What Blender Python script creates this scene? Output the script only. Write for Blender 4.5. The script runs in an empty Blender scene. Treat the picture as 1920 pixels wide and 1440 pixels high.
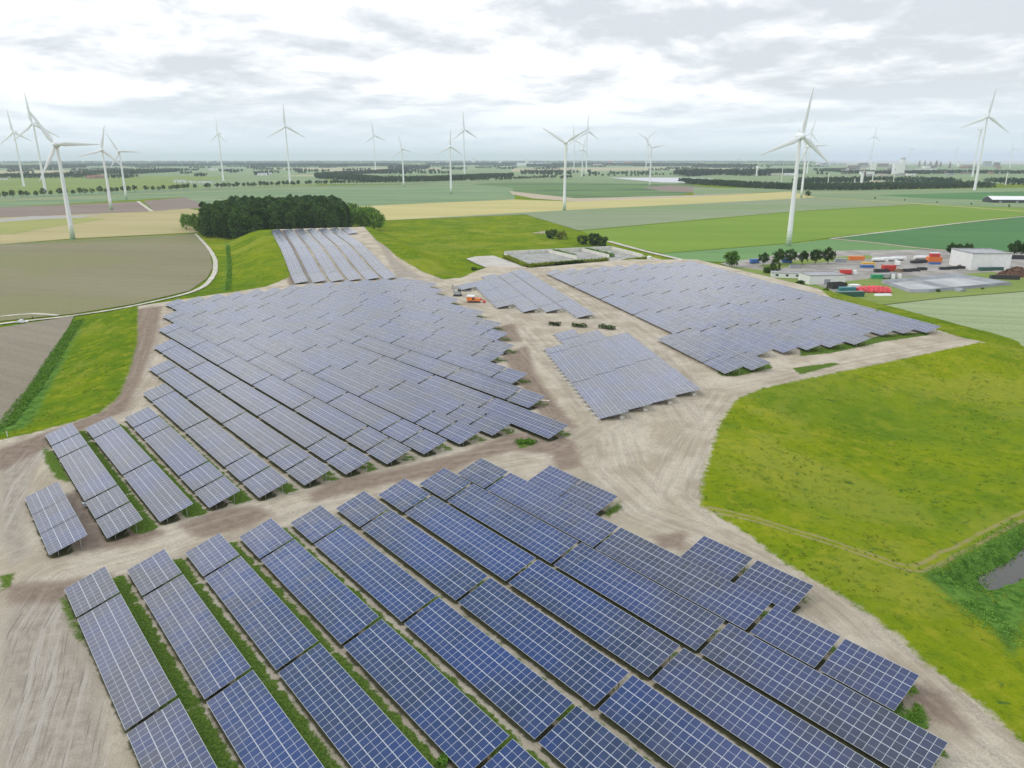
import bpy, bmesh, math, random
import numpy as np
from mathutils import Vector, Matrix, noise as mnoise

R = math.radians
random.seed(7)
np.random.seed(7)
scene = bpy.context.scene
COL = scene.collection

# ------------------------------------------------------------------ camera
CAM_H, PITCH, FPX = 62.58, R(17.0346), 1375.5
cam_d = bpy.data.cameras.new('camera')
cam_d.sensor_width = 36.0
cam_d.lens = FPX / 1920 * 36.0
cam_d.clip_start = 0.5
cam_d.clip_end = 90000
cam = bpy.data.objects.new('camera', cam_d)
cam.location = (0, 0, CAM_H)
cam.rotation_euler = (math.pi / 2 - PITCH, 0, 0)
COL.objects.link(cam)
scene.camera = cam

# ------------------------------------------------------------------ world: overcast sky
SUN_EL, SUN_AZ = R(52), R(-100)          # azimuth measured from +Y towards +X
world = bpy.data.worlds.new("World")
scene.world = world
world.use_nodes = True
nt = world.node_tree
nt.nodes.clear()


class NB:
    """tiny node helper"""
    def __init__(s, tree):
        s.t = tree

    def n(s, typ, **kw):
        nd = s.t.nodes.new(typ)
        for k, v in kw.items():
            if k == 'inp':
                for i, val in v.items():
                    if hasattr(val, 'is_linked') or isinstance(val, bpy.types.NodeSocket):
                        s.t.links.new(val, nd.inputs[i])
                    else:
                        nd.inputs[i].default_value = val
            else:
                setattr(nd, k, v)
        return nd

    def math(s, op, a, b=0.0, c=None, clamp=False):
        i = {0: a, 1: b}
        if c is not None:
            i[2] = c
        return s.n('ShaderNodeMath', operation=op, use_clamp=clamp, inp=i).outputs[0]

    def ss(s, v, lo, hi, a=0.0, b=1.0):
        nd = s.n('ShaderNodeMapRange', interpolation_type='SMOOTHSTEP', inp={'Value': v, 'From Min': lo, 'From Max': hi, 'To Min': a, 'To Max': b})
        return nd.outputs[0]

    def noise(s, vec, scale, detail=4.0, rough=0.55, dist=0.0):
        nd = s.n('ShaderNodeTexNoise', inp={'Scale': scale, 'Detail': detail, 'Roughness': rough, 'Distortion': dist})
        if vec is not None:
            s.t.links.new(vec, nd.inputs['Vector'])
        return nd.outputs['Fac']

    def mix(s, f, a, b):
        nd = s.n('ShaderNodeMix', data_type='RGBA')
        for i, v in ((0, f), (6, a), (7, b)):
            if isinstance(v, bpy.types.NodeSocket):
                s.t.links.new(v, nd.inputs[i])
            else:
                nd.inputs[i].default_value = (*v, 1) if hasattr(v, '__len__') and len(v) == 3 else v
        return nd.outputs[2]

    def attr(s, name):
        return s.n('ShaderNodeAttribute', attribute_name=name).outputs['Fac']


b = NB(nt)
tc = b.n('ShaderNodeTexCoord')
sep = b.n('ShaderNodeSeparateXYZ', inp={0: tc.outputs['Generated']})
sx, sy, sz = sep.outputs
zc = b.math('MAXIMUM', sz, 0.0)
azm = b.math('ARCTAN2', sx, sy)
ylog = b.math('LOGARITHM', b.math('ADD', zc, 0.045), 2.718)


def cloud(dy, zoff):
    v = b.n('ShaderNodeCombineXYZ', inp={0: b.math('MULTIPLY', azm, 2.3), 1: b.math('MULTIPLY', b.math('ADD', ylog, dy), 1.25), 2: zoff}).outputs[0]
    big = b.noise(v, 0.85, 10.0, 0.56, 0.3)
    small = b.noise(v, 3.6, 10.0, 0.6, 0.3)
    return b.math('ADD', b.math('MULTIPLY', big, 0.66), b.math('MULTIPLY', small, 0.34))


d0 = cloud(0.0, 3.7)
d1 = cloud(0.10, 3.7)
relief = b.math('MULTIPLY', b.math('SUBTRACT', d0, d1), 1.15)      # lit tops, grey undersides
nn = b.math('ADD', b.math('ADD', d0, relief), b.math('MULTIPLY', azm, -0.065))
ramp = b.n('ShaderNodeValToRGB', inp={0: nn})
cr = ramp.color_ramp
cr.elements[0].position = 0.375
cr.elements[0].color = (0.65, 0.69, 0.73, 1)
cr.elements[1].position = 0.60
cr.elements[1].color = (1.10, 1.11, 1.11, 1)
e = cr.elements.new(0.465)
e.color = (0.81, 0.84, 0.87, 1)
e = cr.elements.new(0.525)
e.color = (0.97, 0.98, 0.99, 1)
hz = b.ss(zc, 0.0, 0.10, 1.0, 0.0)
cl = b.mix(b.math('MULTIPLY', hz, 0.85), ramp.outputs[0], (0.74, 0.83, 0.90))
cl = b.mix(b.ss(zc, 0.5, 0.85, 0.0, 0.55), cl, (0.72, 0.85, 1.06))      # thinner, bluer cloud overhead
gap = b.n('ShaderNodeVectorMath', operation='DOT_PRODUCT', inp={0: tc.outputs['Generated'], 1: (-0.395, 0.484, 0.78)}).outputs['Value']
gapm = b.math('MULTIPLY', b.ss(b.math('ADD', gap, b.math('MULTIPLY', b.math('SUBTRACT', d0, 0.5), 0.12)), 0.945, 0.99), 0.8)
cl = b.mix(gapm, cl, (0.24, 0.46, 0.98))                  # a gap of blue sky high up in front
below = b.ss(sz, -0.02, 0.0)
cl = b.mix(below, (0.45, 0.47, 0.45), cl)
up = b.math('MULTIPLY', b.ss(zc, 0.19, 0.42, 10.8, 15.6), b.ss(zc, 0.5, 0.85, 1.0, 0.66))          # unseen upper sky brightened at mid height for panel reflections, dimmed overhead
cl10 = b.n('ShaderNodeVectorMath', operation='SCALE', inp={0: cl, 3: up}).outputs[0]
sky = b.n('ShaderNodeTexSky', sky_type='NISHITA')
sky.sun_disc = False
sky.sun_elevation = SUN_EL
sky.sun_rotation = SUN_AZ
sky.air_density = 1.0
sky.dust_density = 1.5
col = b.mix(0.95, sky.outputs[0], cl10)
bg = b.n('ShaderNodeBackground', inp={'Color': col, 'Strength': 0.105})
wo = b.n('ShaderNodeOutputWorld', inp={0: bg.outputs[0]})

# ------------------------------------------------------------------ sun behind cloud
sd = bpy.data.lights.new('sun', 'SUN')
sd.energy = 0.75
sd.angle = R(14)
sd.color = (1.0, 0.93, 0.82)
sun = bpy.data.objects.new('sun', sd)
dirv = Vector((math.sin(SUN_AZ) * math.cos(SUN_EL), math.cos(SUN_AZ) * math.cos(SUN_EL), math.sin(SUN_EL)))
sun.rotation_euler = (-dirv).to_track_quat('-Z', 'Y').to_euler()
sun.location = (0, 0, 300)
COL.objects.link(sun)

scene.view_settings.view_transform = 'Standard'
scene.view_settings.look = 'None'
scene.view_settings.exposure = 0.05
scene.view_settings.gamma = 1.0
scene.cycles.use_denoising = True
scene.cycles.max_bounces = 6
scene.cycles.diffuse_bounces = 2
scene.cycles.glossy_bounces = 2
scene.cycles.volume_bounces = 2
scene.cycles.transparent_max_bounces = 16
scene.cycles.sample_clamp_indirect = 4

# ------------------------------------------------------------------ geometry of the place
FIELD_Z = -5.0


def G(px, py, z=FIELD_Z):
    """ground point at height z seen at a pixel of the 1920x1440 photograph (surveying aid)"""
    X, Y = px - 960, py - 720
    dy = math.cos(PITCH) - Y / FPX * math.sin(PITCH)
    dz = -math.sin(PITCH) - Y / FPX * math.cos(PITCH)
    t = (z - CAM_H) / dz
    return (X / FPX * t, dy * t)


def seg_dist(X, Y, pl, closed=False, want=False):
    """distance (and side / arc length) to a polyline"""
    best = np.full(X.shape, 1e9)
    sgn = np.zeros(X.shape)
    arc = np.zeros(X.shape)
    s0 = 0.0
    pts = list(pl) + ([pl[0]] if closed else [])
    for (ax, ay), (bx, by) in zip(pts[:-1], pts[1:]):
        dx, dy = bx - ax, by - ay
        L2 = dx * dx + dy * dy + 1e-9
        t = np.clip(((X - ax) * dx + (Y - ay) * dy) / L2, 0, 1)
        qx, qy = X - ax - t * dx, Y - ay - t * dy
        d = np.sqrt(qx * qx + qy * qy)
        m = d < best
        best = np.where(m, d, best)
        if want:
            sgn = np.where(m, np.sign(dx * (Y - ay) - dy * (X - ax)), sgn)
            arc = np.where(m, s0 + t * math.sqrt(L2), arc)
        s0 += math.sqrt(L2)
    return (best, sgn, arc) if want else best


def sdf(X, Y, poly):
    """signed distance to a polygon, positive inside"""
    ins = np.zeros(X.shape, bool)
    pts = list(poly)
    for (ax, ay), (bx, by) in zip(pts, pts[1:] + pts[:1]):
        c = ((ay > Y) != (by > Y))
        with np.errstate(divide='ignore', invalid='ignore'):
            xx = (bx - ax) * (Y - ay) / (by - ay + 1e-12) + ax
        ins ^= c & (X < xx)
    d = seg_dist(X, Y, pts, True)
    return np.where(ins, d, -d)


def sstep(a, b_, v):
    t = np.clip((v - a) / (b_ - a), 0, 1)
    return t * t * (3 - 2 * t)


PLATEAU = [(57.6, 67), (54.3, 79.8), (46.4, 104.5), (36.2, 127), (44, 150), (60, 191.7), (88, 220), G(1600, 682, 0), G(1840, 640, 0),
           G(1790, 612, 0), G(1560, 550, 0), G(1300, 487, 0), G(1180, 487, 0), G(1000, 503, 0), G(930, 500, 0), G(870, 522, 0), G(800, 522, 0),
           G(740, 515, 0), G(640, 517, 0), G(545, 525, 0), G(430, 550, 0), G(262, 575, 0), G(258, 640, 0), G(236, 710, 0), G(205, 762, 0), G(110, 798, 0), G(0, 830, 0),
           (-125, 120), (-120, 30), (60, 10), (62, 40)]
MO = np.array([-82.0, 393.0])            # near end of the far mound
MAZ = R(-20.1)
MA = np.array([math.sin(MAZ), math.cos(MAZ)])
MB_ = np.array([math.cos(MAZ), -math.sin(MAZ)])
DITCH = [G(1812, 1106, -6.3), G(1920, 1056, -6.3), (150, 165), (330, 290)]
DITCH2 = [G(1812, 1106, -6.3), G(1900, 1190, -6.3), (110, 60)]


def mound_h(s):
    return 6.0 * sstep(2, 125, s)


def zfun(X, Y):
    X = np.asarray(X, float)
    Y = np.asarray(Y, float)
    d = -sdf(X, Y, PLATEAU)
    W = np.where(X > 20, np.where(Y > 250, 26.0, 42.0), 27.0)
    zp = FIELD_Z * sstep(0, 1, d / W)
    s = (X - MO[0]) * MA[0] + (Y - MO[1]) * MA[1]
    t = (X - MO[0]) * MB_[0] + (Y - MO[1]) * MB_[1]
    out = np.maximum(np.maximum(-38 - t, t - 44), np.maximum(-s, s - 262))
    zm = mound_h(s) + (FIELD_Z - mound_h(s)) * sstep(0, 34, out)
    z = np.maximum(zp, np.where(out < 34, zm, FIELD_Z))
    dd = seg_dist(X, Y, DITCH)
    z = z - 2.6 * (1 - sstep(0.8, 5.5, dd))
    return z


def GT(px, py):
    z = 0.0
    for i in range(40):
        x, y = G(px, py, z)
        zn = float(zfun(np.array([x]), np.array([y]))[0])
        z += 0.5 * (zn - z)
    return (x, y)


# ------------------------------------------------------------------ object helpers
def link(o, parent=None):
    COL.objects.link(o)
    if parent is not None:
        o.parent = parent
    return o


def tag(o, label=None, cat=None, group=None, kind=None):
    if label:
        o['label'] = label
    if cat:
        o['category'] = cat
    if group:
        o['group'] = group
    if kind:
        o['kind'] = kind
    return o


def thing(name, label, cat, loc=(0, 0, 0), rz=0.0, group=None):
    o = bpy.data.objects.new(name, None)
    o.empty_display_size = 0.3
    o.location = loc
    o.rotation_euler = (0, 0, rz)
    link(o)
    return tag(o, label, cat, group)


class MB:
    """mesh builder: lists of verts / faces with a material slot per face"""
    def __init__(s):
        s.v, s.f, s.m, s.uv = [], [], [], []

    def quad(s, pts, m=0, uv=None):
        i = len(s.v)
        s.v += [tuple(p) for p in pts]
        s.f.append(tuple(range(i, i + len(pts))))
        s.m.append(m)
        s.uv += list(uv) if uv else [(0, 0)] * len(pts)

    def box(s, c, d, rz=0.0, m=0, top=None, mtx=None):
        x, y, z = d[0] / 2, d[1] / 2, d[2] / 2
        tx, ty = (x, y) if top is None else (top[0] / 2, top[1] / 2)
        P = [(-x, -y, -z), (x, -y, -z), (x, y, -z), (-x, y, -z), (-tx, -ty, z), (tx, -ty, z), (tx, ty, z), (-tx, ty, z)]
        ca, sa = math.cos(rz), math.sin(rz)
        P = [(c[0] + p[0] * ca - p[1] * sa, c[1] + p[0] * sa + p[1] * ca, c[2] + p[2]) for p in P]
        if mtx is not None:
            P = [tuple(mtx @ Vector(p)) for p in P]
        for q in ((0, 3, 2, 1), (4, 5, 6, 7), (0, 1, 5, 4), (1, 2, 6, 5), (2, 3, 7, 6), (3, 0, 4, 7)):
            s.quad([P[k] for k in q], m)

    def tube(s, a, b_, r0, r1=None, n=8, m=0, caps=True):
        a, b_ = Vector(a), Vector(b_)
        r1 = r0 if r1 is None else r1
        d = (b_ - a).normalized()
        u = d.orthogonal().normalized()
        w = d.cross(u)
        A = [a + (u * math.cos(k * 2 * math.pi / n) + w * math.sin(k * 2 * math.pi / n)) * r0 for k in range(n)]
        B = [b_ + (u * math.cos(k * 2 * math.pi / n) + w * math.sin(k * 2 * math.pi / n)) * r1 for k in range(n)]
        for k in range(n):
            j = (k + 1) % n
            s.quad([A[k], A[j], B[j], B[k]], m)
        if caps:
            s.quad(A[::-1], m)
            s.quad(B, m)

    def ell(s, c, r, nu=10, nv=6, m=0, jit=0.0):
        rows = []
        for j in range(nv + 1):
            th = math.pi * j / nv
            row = []
            for i in range(nu):
                ph = 2 * math.pi * i / nu
                k = 1 + random.uniform(-jit, jit)
                row.append((c[0] + r[0] * math.sin(th) * math.cos(ph) * k, c[1] + r[1] * math.sin(th) * math.sin(ph) * k, c[2] + r[2] * math.cos(th) * k))
            rows.append(row)
        for j in range(nv):
            for i in range(nu):
                k = (i + 1) % nu
                if j == 0:
                    s.quad([rows[0][0], rows[1][i], rows[1][k]], m)
                elif j == nv - 1:
                    s.quad([rows[j][i], rows[nv][0], rows[j][k]], m)
                else:
                    s.quad([rows[j][i], rows[j + 1][i], rows[j + 1][k], rows[j][k]], m)

    def leaf(s, c, size, m=0, up=0.3):
        n = Vector((random.gauss(0, 1), random.gauss(0, 1), random.gauss(0, 1) + up))
        n.normalize()
        u = n.orthogonal().normalized()
        u.rotate(Matrix.Rotation(random.uniform(0, 6.28), 3, n))
        w = n.cross(u)
        c = Vector(c)
        a, k = size * random.uniform(0.6, 1.1), size * random.uniform(0.45, 0.8)
        s.quad([c - u * a, c - w * k + u * a * 0.2, c + u * a, c + w * k - u * a * 0.1], m)

    def mesh(s, name, mats, smooth=False):
        me = bpy.data.meshes.new(name)
        me.from_pydata(s.v, [], s.f)
        for m in mats:
            me.materials.append(m)
        if len(mats) > 1:
            me.polygons.foreach_set('material_index', s.m)
        ul = me.uv_layers.new(name='UVMap')
        ul.data.foreach_set('uv', np.array(s.uv, dtype=np.float32).ravel())
        if smooth:
            me.polygons.foreach_set('use_smooth', [True] * len(s.f))
        me.update()
        return me

    def obj(s, name, mats, parent=None, smooth=False, weld=False):
        if not isinstance(mats, (list, tuple)):
            mats = [mats]
        me = s.mesh(name, mats, smooth)
        if weld:
            bm = bmesh.new()
            bm.from_mesh(me)
            bmesh.ops.remove_doubles(bm, verts=bm.verts, dist=0.0005)
            bm.to_mesh(me)
            bm.free()
        return link(bpy.data.objects.new(name, me), parent)


def inst(name, me, parent=None, loc=(0, 0, 0), rot=(0, 0, 0), scale=(1, 1, 1)):
    o = bpy.data.objects.new(name, me)
    o.location = loc
    o.rotation_euler = rot
    o.scale = scale
    return link(o, parent)


def copy_tree(o, parent=None):
    c = o.copy()
    COL.objects.link(c)
    c.parent = parent
    for ch in list(o.children):
        copy_tree(ch, c)
    return c


# ------------------------------------------------------------------ materials
MATS = {}


def mat(name, color, rough=0.7, metal=0.0, spec=0.5, var=0.0, vscale=1.0, bump=0.0, objrand=0.0):
    if name in MATS:
        return MATS[name]
    m = bpy.data.materials.new(name)
    m.use_nodes = True
    t = m.node_tree
    t.nodes.clear()
    q = NB(t)
    p = q.n('ShaderNodeBsdfPrincipled', inp={'Roughness': rough, 'Metallic': metal})
    p.inputs['Specular IOR Level'].default_value = spec
    out = q.n('ShaderNodeOutputMaterial', inp={0: p.outputs[0]})
    base = (*color, 1)
    tcn = q.n('ShaderNodeTexCoord')
    if var > 0:
        nz = q.noise(tcn.outputs['Object'], vscale, 5, 0.6)
        f = q.ss(nz, 0.3, 0.7, 1 - var, 1 + var)
        if objrand:
            oi = q.n('ShaderNodeObjectInfo').outputs['Random']
            f = q.math('MULTIPLY', f, q.ss(oi, 0, 1, 1 - objrand, 1 + objrand))
        colr = q.n('ShaderNodeVectorMath', operation='SCALE', inp={0: color, 3: f}).outputs[0]
        t.links.new(colr, p.inputs['Base Color'])
        if bump:
            bp = q.n('ShaderNodeBump', inp={'Strength': bump, 'Distance': 0.2, 'Height': nz})
            t.links.new(bp.outputs[0], p.inputs['Normal'])
    else:
        p.inputs['Base Color'].default_value = base
    MATS[name] = m
    return m


def foliage(name, dark, light, seed=0.0, objrand=0.25):
    if name in MATS:
        return MATS[name]
    m = bpy.data.materials.new(name)
    m.use_nodes = True
    t = m.node_tree
    t.nodes.clear()
    q = NB(t)
    gm = q.n('ShaderNodeNewGeometry')
    oi = q.n('ShaderNodeObjectInfo').outputs['Random']
    rnd = gm.outputs['Random Per Island']
    nz = q.noise(gm.outputs['Position'], 0.35, 2)
    f = q.math('ADD', q.math('MULTIPLY', rnd, 0.5), q.math('MULTIPLY', nz, 0.5))
    c = q.mix(q.ss(f, 0.2, 0.8), dark, light)
    c = q.n('ShaderNodeVectorMath', operation='SCALE', inp={0: c, 3: q.ss(oi, 0, 1, 1 - objrand, 1 + objrand)}).outputs[0]
    d = q.n('ShaderNodeBsdfDiffuse', inp={'Color': c})
    tr = q.n('ShaderNodeBsdfTranslucent', inp={'Color': c})
    mx = q.n('ShaderNodeMixShader', inp={0: 0.25, 1: d.outputs[0], 2: tr.outputs[0]})
    q.n('ShaderNodeOutputMaterial', inp={0: mx.outputs[0]})
    MATS[name] = m
    return m


def field_mat(name, c1, c2, ang=0.0, stripe=0.12, period=18.0, c3=None, patch=0.55, big=0.006):
    """crop or tilled soil: broad patches, drill lines along one bearing, fine grain"""
    m = bpy.data.materials.new(name)
    m.use_nodes = True
    t = m.node_tree
    t.nodes.clear()
    q = NB(t)
    geo = q.n('ShaderNodeNewGeometry')
    mp = q.n('ShaderNodeMapping', inp={'Vector': geo.outputs['Position'], 'Rotation': (0, 0, ang)})
    ms = q.n('ShaderNodeMapping', inp={'Vector': mp.outputs[0], 'Scale': (0.22, 1.0, 1.0)})
    nb = q.noise(ms.outputs[0], big * 2.5, 6, 0.6, 0.3)
    ns = q.n('ShaderNodeMapping', inp={'Vector': mp.outputs[0], 'Scale': (0.012, 1.0, 1.0)})
    nstr = q.noise(ns.outputs[0], 0.22, 3, 0.6)
    fine = q.noise(geo.outputs['Position'], 0.8, 6, 0.7)
    sp = q.n('ShaderNodeSeparateXYZ', inp={0: mp.outputs[0]})
    tram = q.math('PINGPONG', sp.outputs[1], period / 2)
    wob = q.math('ADD', tram, q.math('MULTIPLY', nb, 0.6))
    line = q.ss(wob, 0.5, 1.4, 1.0, 0.0)
    f = q.math('ADD', q.math('MULTIPLY', nb, 0.55), q.math('MULTIPLY', nstr, 0.45))
    c = q.mix(q.ss(f, 0.36, 0.64), c1, c2)
    if c3 is not None:
        n3 = q.noise(ms.outputs[0], big * 1.2, 5, 0.6, 0.8)
        c = q.mix(q.ss(n3, patch, patch + 0.07), c, c3)
    c = q.mix(q.math('MULTIPLY', line, stripe), c, tuple(x * 0.55 for x in c1))
    c = q.n('ShaderNodeVectorMath', operation='SCALE', inp={0: c, 3: q.ss(fine, 0.2, 0.8, 0.86, 1.14)}).outputs[0]
    bp = q.n('ShaderNodeBump', inp={'Strength': 0.5, 'Distance': 0.4, 'Height': fine})
    p = q.n('ShaderNodeBsdfPrincipled', inp={'Base Color': c, 'Roughness': 0.95, 'Normal': bp.outputs[0]})
    p.inputs['Specular IOR Level'].default_value = 0.1
    q.n('ShaderNodeOutputMaterial', inp={0: p.outputs[0]})
    return m


# ------------------------------------------------------------------ solar row survey (frame turned with the rows)
AZ = R(-39.53)
PA = np.array([math.sin(AZ), math.cos(AZ)])       # along a row, away from the camera
PB = np.array([math.cos(AZ), -math.sin(AZ)])      # across the rows, towards the high edge
TILT = R(16.18)
MODW, MODL = 1.02, 2.01
# rows: (v near, v far, [(u0, u1, columns, name index)...]) low edge; built below
FRONT = []                                        # v, list of (u0,u1,n)
v_f = [9.45, 18.0, 26.7, 35.45, 44.3, 53.1, 62.0, 70.8, 79.6]
far_f = [117.2, 117.0, 116.7, 116.3, 115.6, 115.6, 115.6, 114.8, 114.2]
s1_f = [80.2, 79.6, 79.2, 78.7, 77.9, 77.3, 76.6, 76.0, 75.3]
for i, v in enumerate(v_f):
    L = [(far_f[i] - 9.18, far_f[i], 9), (s1_f[i], far_f[i] - 9.72, 27), (s1_f[i] - 28.2, s1_f[i] - 0.6, 27)]
    if i < 8:
        if i >= 3:
            L.append((s1_f[i] - 56.4, s1_f[i] - 28.8, 27))
    else:
        L[2] = (46.2, 74.8, 27)
        L += [(36.1, 45.5, 9), (26.2, 35.5, 9)]
    FRONT.append((v, v, L))
FRONT.append((88.3, 88.3, [(92.9, 102.1, 9), (83.4, 92.6, 9), (54.8, 64.1, 9), (44.6, 54.0, 9)]))


def split_row(u0, u1, near9, n27, far9, sc=1.0):
    """tables along one row, stretched a hair so that they fill it"""
    seq = [9] * near9 + [27] * n27 + [9] * far9
    tot = sum(seq) * MODW + 0.42 * (len(seq) - 1)
    k = (u1 - u0) / tot
    out, u = [], u0
    for n in seq:
        out.append((u, u + n * MODW * k - 0.2, n))
        u += (n * MODW + 0.42) * k
    return out


MID = [
    (9.4, 9.4, [(130.0, 139.0, 9), (139.25, 148.2, 9), (148.45, 157.6, 9)]),
    (17.95, 17.95, split_row(130.1, 194.1, 2, 1, 2)),
    (26.6, 26.2, split_row(130.7, 193.0, 0, 2, 1)),
    (35.2, 35.2, split_row(130.8, 195.0, 2, 1, 2)),
    (43.95, 44.1, split_row(129.0, 214.0, 2, 2, 1)),
    (53.0, 52.2, split_row(128.8, 239.7, 2, 3, 1)),
    (61.8, 60.8, split_row(128.3, 267.6, 2, 4, 1)),
    (71.0, 69.5, split_row(127.6, 295.1, 2, 5, 1)),
    (80.0, 77.8, split_row(127.2, 320.2, 2, 6, 1)),
    (89.5, 86.0, split_row(127.0, 347.4, 2, 7, 1)),
    (98.6, 94.7, split_row(126.6, 347.6, 2, 7, 1)),
    (107.4, 104.0, split_row(116.7, 348.8, 0, 8, 1)),
    (118.1, 112.8, split_row(136.4, 348.3, 1, 7, 1)),
    (128.3, 122.7, split_row(155.6, 349.7, 1, 6, 2)),
    (137.9, 131.3, split_row(178.4, 349.0, 1, 5, 2)),
    (147.6, 141.2, split_row(184.7, 350.7, 1, 5, 1)),
    (157.0, 150.4, split_row(199.6, 350.0, 1, 5, 0)),
    (166.0, 159.5, split_row(214.6, 348.5, 1, 4, 1)),
    (174.6, 168.5, split_row(236.4, 346.0, 1, 3, 1)),
    (183.0, 177.5, split_row(266.0, 343.5, 1, 2, 1)),
    (191.0, 186.5, split_row(290.0, 340.5, 0, 2, 0)),
    (199.6, 195.6, split_row(308.0, 338.0, 0, 1, 0)),
]

# ------------------------------------------------------------------ ground: one sheet, fine near the arrays, out to the horizon
ZONES = {}


def zone_px(name, pts, terr=True, z=0.0):
    ZONES.setdefault(name, []).append([GT(*p) if terr else G(*p, z) for p in pts])


# grassland: right bank, left bank, around the mound and meadow
zone_px('grass', [(1312, 948), (1316, 905), (1335, 840), (1352, 790), (1382, 748), (1430, 728), (1520, 708), (1640, 684), (1760, 658), (1840, 641), (1945, 668), (1990, 800), (2050, 1100), (2000, 1250),
                  (1850, 1110), (1700, 1072), (1560, 1028), (1420, 984), (1338, 962)])
zone_px('grass', [(1338, 962), (1420, 977), (1560, 1020), (1690, 1064), (1760, 1068), (1830, 1098), (2050, 1150), (2100, 1400), (2000, 1480), (1920, 1392), (1840, 1322), (1750, 1255), (1680, 1188), (1600, 1130), (1520, 1085), (1450, 1040), (1400, 1000)])
zone_px('grass', [(262, 572), (258, 640), (242, 700), (222, 745), (190, 772), (140, 790), (60, 812), (-20, 830), (-60, 815), (10, 790), (60, 735), (145, 603), (165, 590)])
zone_px('grass', [(165, 590), (262, 572), (340, 560), (430, 549), (500, 537), (545, 518), (530, 470), (512, 440), (480, 436), (430, 440), (380, 438), (408, 492), (398, 525), (330, 556), (200, 580)])
zone_px('grass', [(668, 428), (745, 415), (985, 402), (1140, 452), (1200, 470), (1180, 487), (1000, 500), (935, 498), (868, 520), (832, 524), (790, 508), (742, 480), (705, 450)])
zone_px('grass', [(1800, 632), (1925, 668), (1960, 640), (1780, 600), (1660, 572), (1560, 548), (1500, 530), (1560, 560), (1700, 600)])
# bare reddish soil
for pl in ([(590, 925), (640, 900), (720, 888), (800, 868), (880, 848), (960, 815), (1040, 812), (1070, 830), (1085, 872), (1050, 880), (1040, 850), (960, 842), (900, 858), (820, 890), (720, 905), (640, 925), (590, 938)],
           [(345, 985), (400, 962), (470, 952), (500, 965), (460, 985), (380, 1005)],
           [(945, 668), (985, 650), (1000, 700), (1040, 760), (1075, 800), (1030, 790), (990, 740), (970, 700)],
           [(930, 615), (960, 608), (975, 640), (950, 640)],
           [(170, 1000), (250, 985), (300, 1000), (240, 1020), (170, 1030)],
           [(118, 935), (150, 920), (190, 1000), (150, 1035)],
           [(18, 1100), (110, 1095), (200, 1080), (190, 1110), (100, 1125), (30, 1125)],
           [(260, 580), (300, 575), (285, 640), (268, 690), (232, 770), (160, 800), (0, 880), (0, 845), (110, 805), (205, 768), (240, 712)],
           [(1235, 1006), (1280, 1002), (1275, 1025), (1240, 1022)],
           [(1700, 1290), (1760, 1300), (1800, 1360), (1740, 1340)],
           [(515, 445), (530, 445), (570, 525), (545, 535)]):
    zone_px('soil', pl, False)
# grey compacted gravel on the left turning area
zone_px('gravel', [(0, 1440), (0, 1180), (30, 1130), (110, 1100), (130, 1150), (160, 1230), (190, 1300), (200, 1380), (210, 1470)], False)
zone_px('gravel', [(0, 1010), (0, 850), (80, 812), (130, 800), (60, 880), (40, 960), (60, 1040), (20, 1060)], False)
zone_px('gravel', [(525, 440), (560, 432), (590, 530), (548, 535)], True)
zone_px('gravel', [(672, 432), (690, 432), (740, 485), (800, 522), (745, 520)], True)
# lush dark growth near the ditches
zone_px('lush', [(1725, 1075), (1800, 1040), (1945, 965), (2020, 1000), (1960, 1060), (1900, 1230), (1850, 1170), (1795, 1130)])
zone_px('lush', [(-30, 818), (12, 790), (60, 733), (148, 600), (160, 602), (90, 735), (40, 805)])
zone_px('lush', [(420, 445), (432, 460), (428, 540), (418, 548), (424, 480)])
zone_px('lush', [(1120, 465), (1145, 458), (1140, 472), (1090, 478)])
for pl in ([(112, 1120), (128, 1118), (150, 1170), (165, 1215), (145, 1200), (118, 1150)], [(80, 835), (105, 850), (135, 905), (108, 900), (85, 870)], [(1680, 1345), (1720, 1318), (1742, 1345), (1710, 1365), (1685, 1370)],
           [(965, 832), (990, 822), (1008, 832), (975, 842)], [(1340, 690), (1440, 680), (1450, 690), (1380, 706), (1350, 704)],
           [(1130, 962), (1160, 940), (1165, 955), (1140, 970)], [(1485, 690), (1560, 680), (1580, 682), (1500, 702)], [(0, 1080), (30, 1072), (22, 1095), (0, 1110)], [(1500, 640), (1545, 652), (1600, 640), (1660, 628), (1740, 622), (1745, 628), (1660, 640), (1560, 662), (1500, 668)]):
    zone_px('weeds', pl, False)

ROADS = [[G(p[0], p[1], 0) for p in pl] for pl in (
    [(-40, 1480), (30, 1300), (60, 1180), (120, 1080), (300, 1030), (560, 940), (800, 890), (1060, 850), (1150, 790), (1090, 720), (1010, 640), (960, 590), (880, 560), (800, 525)],
    [(-40, 1000), (20, 900), (90, 815), (200, 780), (265, 700), (285, 620), (300, 575)],
    [(2000, 1480), (1850, 1370), (1750, 1280), (1600, 1150), (1480, 1060), (1330, 985), (1230, 950), (1150, 880), (1130, 800)],
    [(1330, 985), (1270, 930), (1310, 830), (1370, 740), (1480, 715), (1620, 680), (1840, 638), (1960, 660)],
    [(1310, 800), (1230, 700), (1150, 620), (1100, 600), (1010, 600), (950, 580)],
    [(1290, 740), (1230, 650), (1130, 580), (1030, 515), (1010, 505)],
)]


def grid_axis(lo, hi, step, far, extra):
    a = list(np.arange(lo, hi + 1e-6, step))
    return np.array(sorted(set(list(extra) + a + list(far))))


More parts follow.
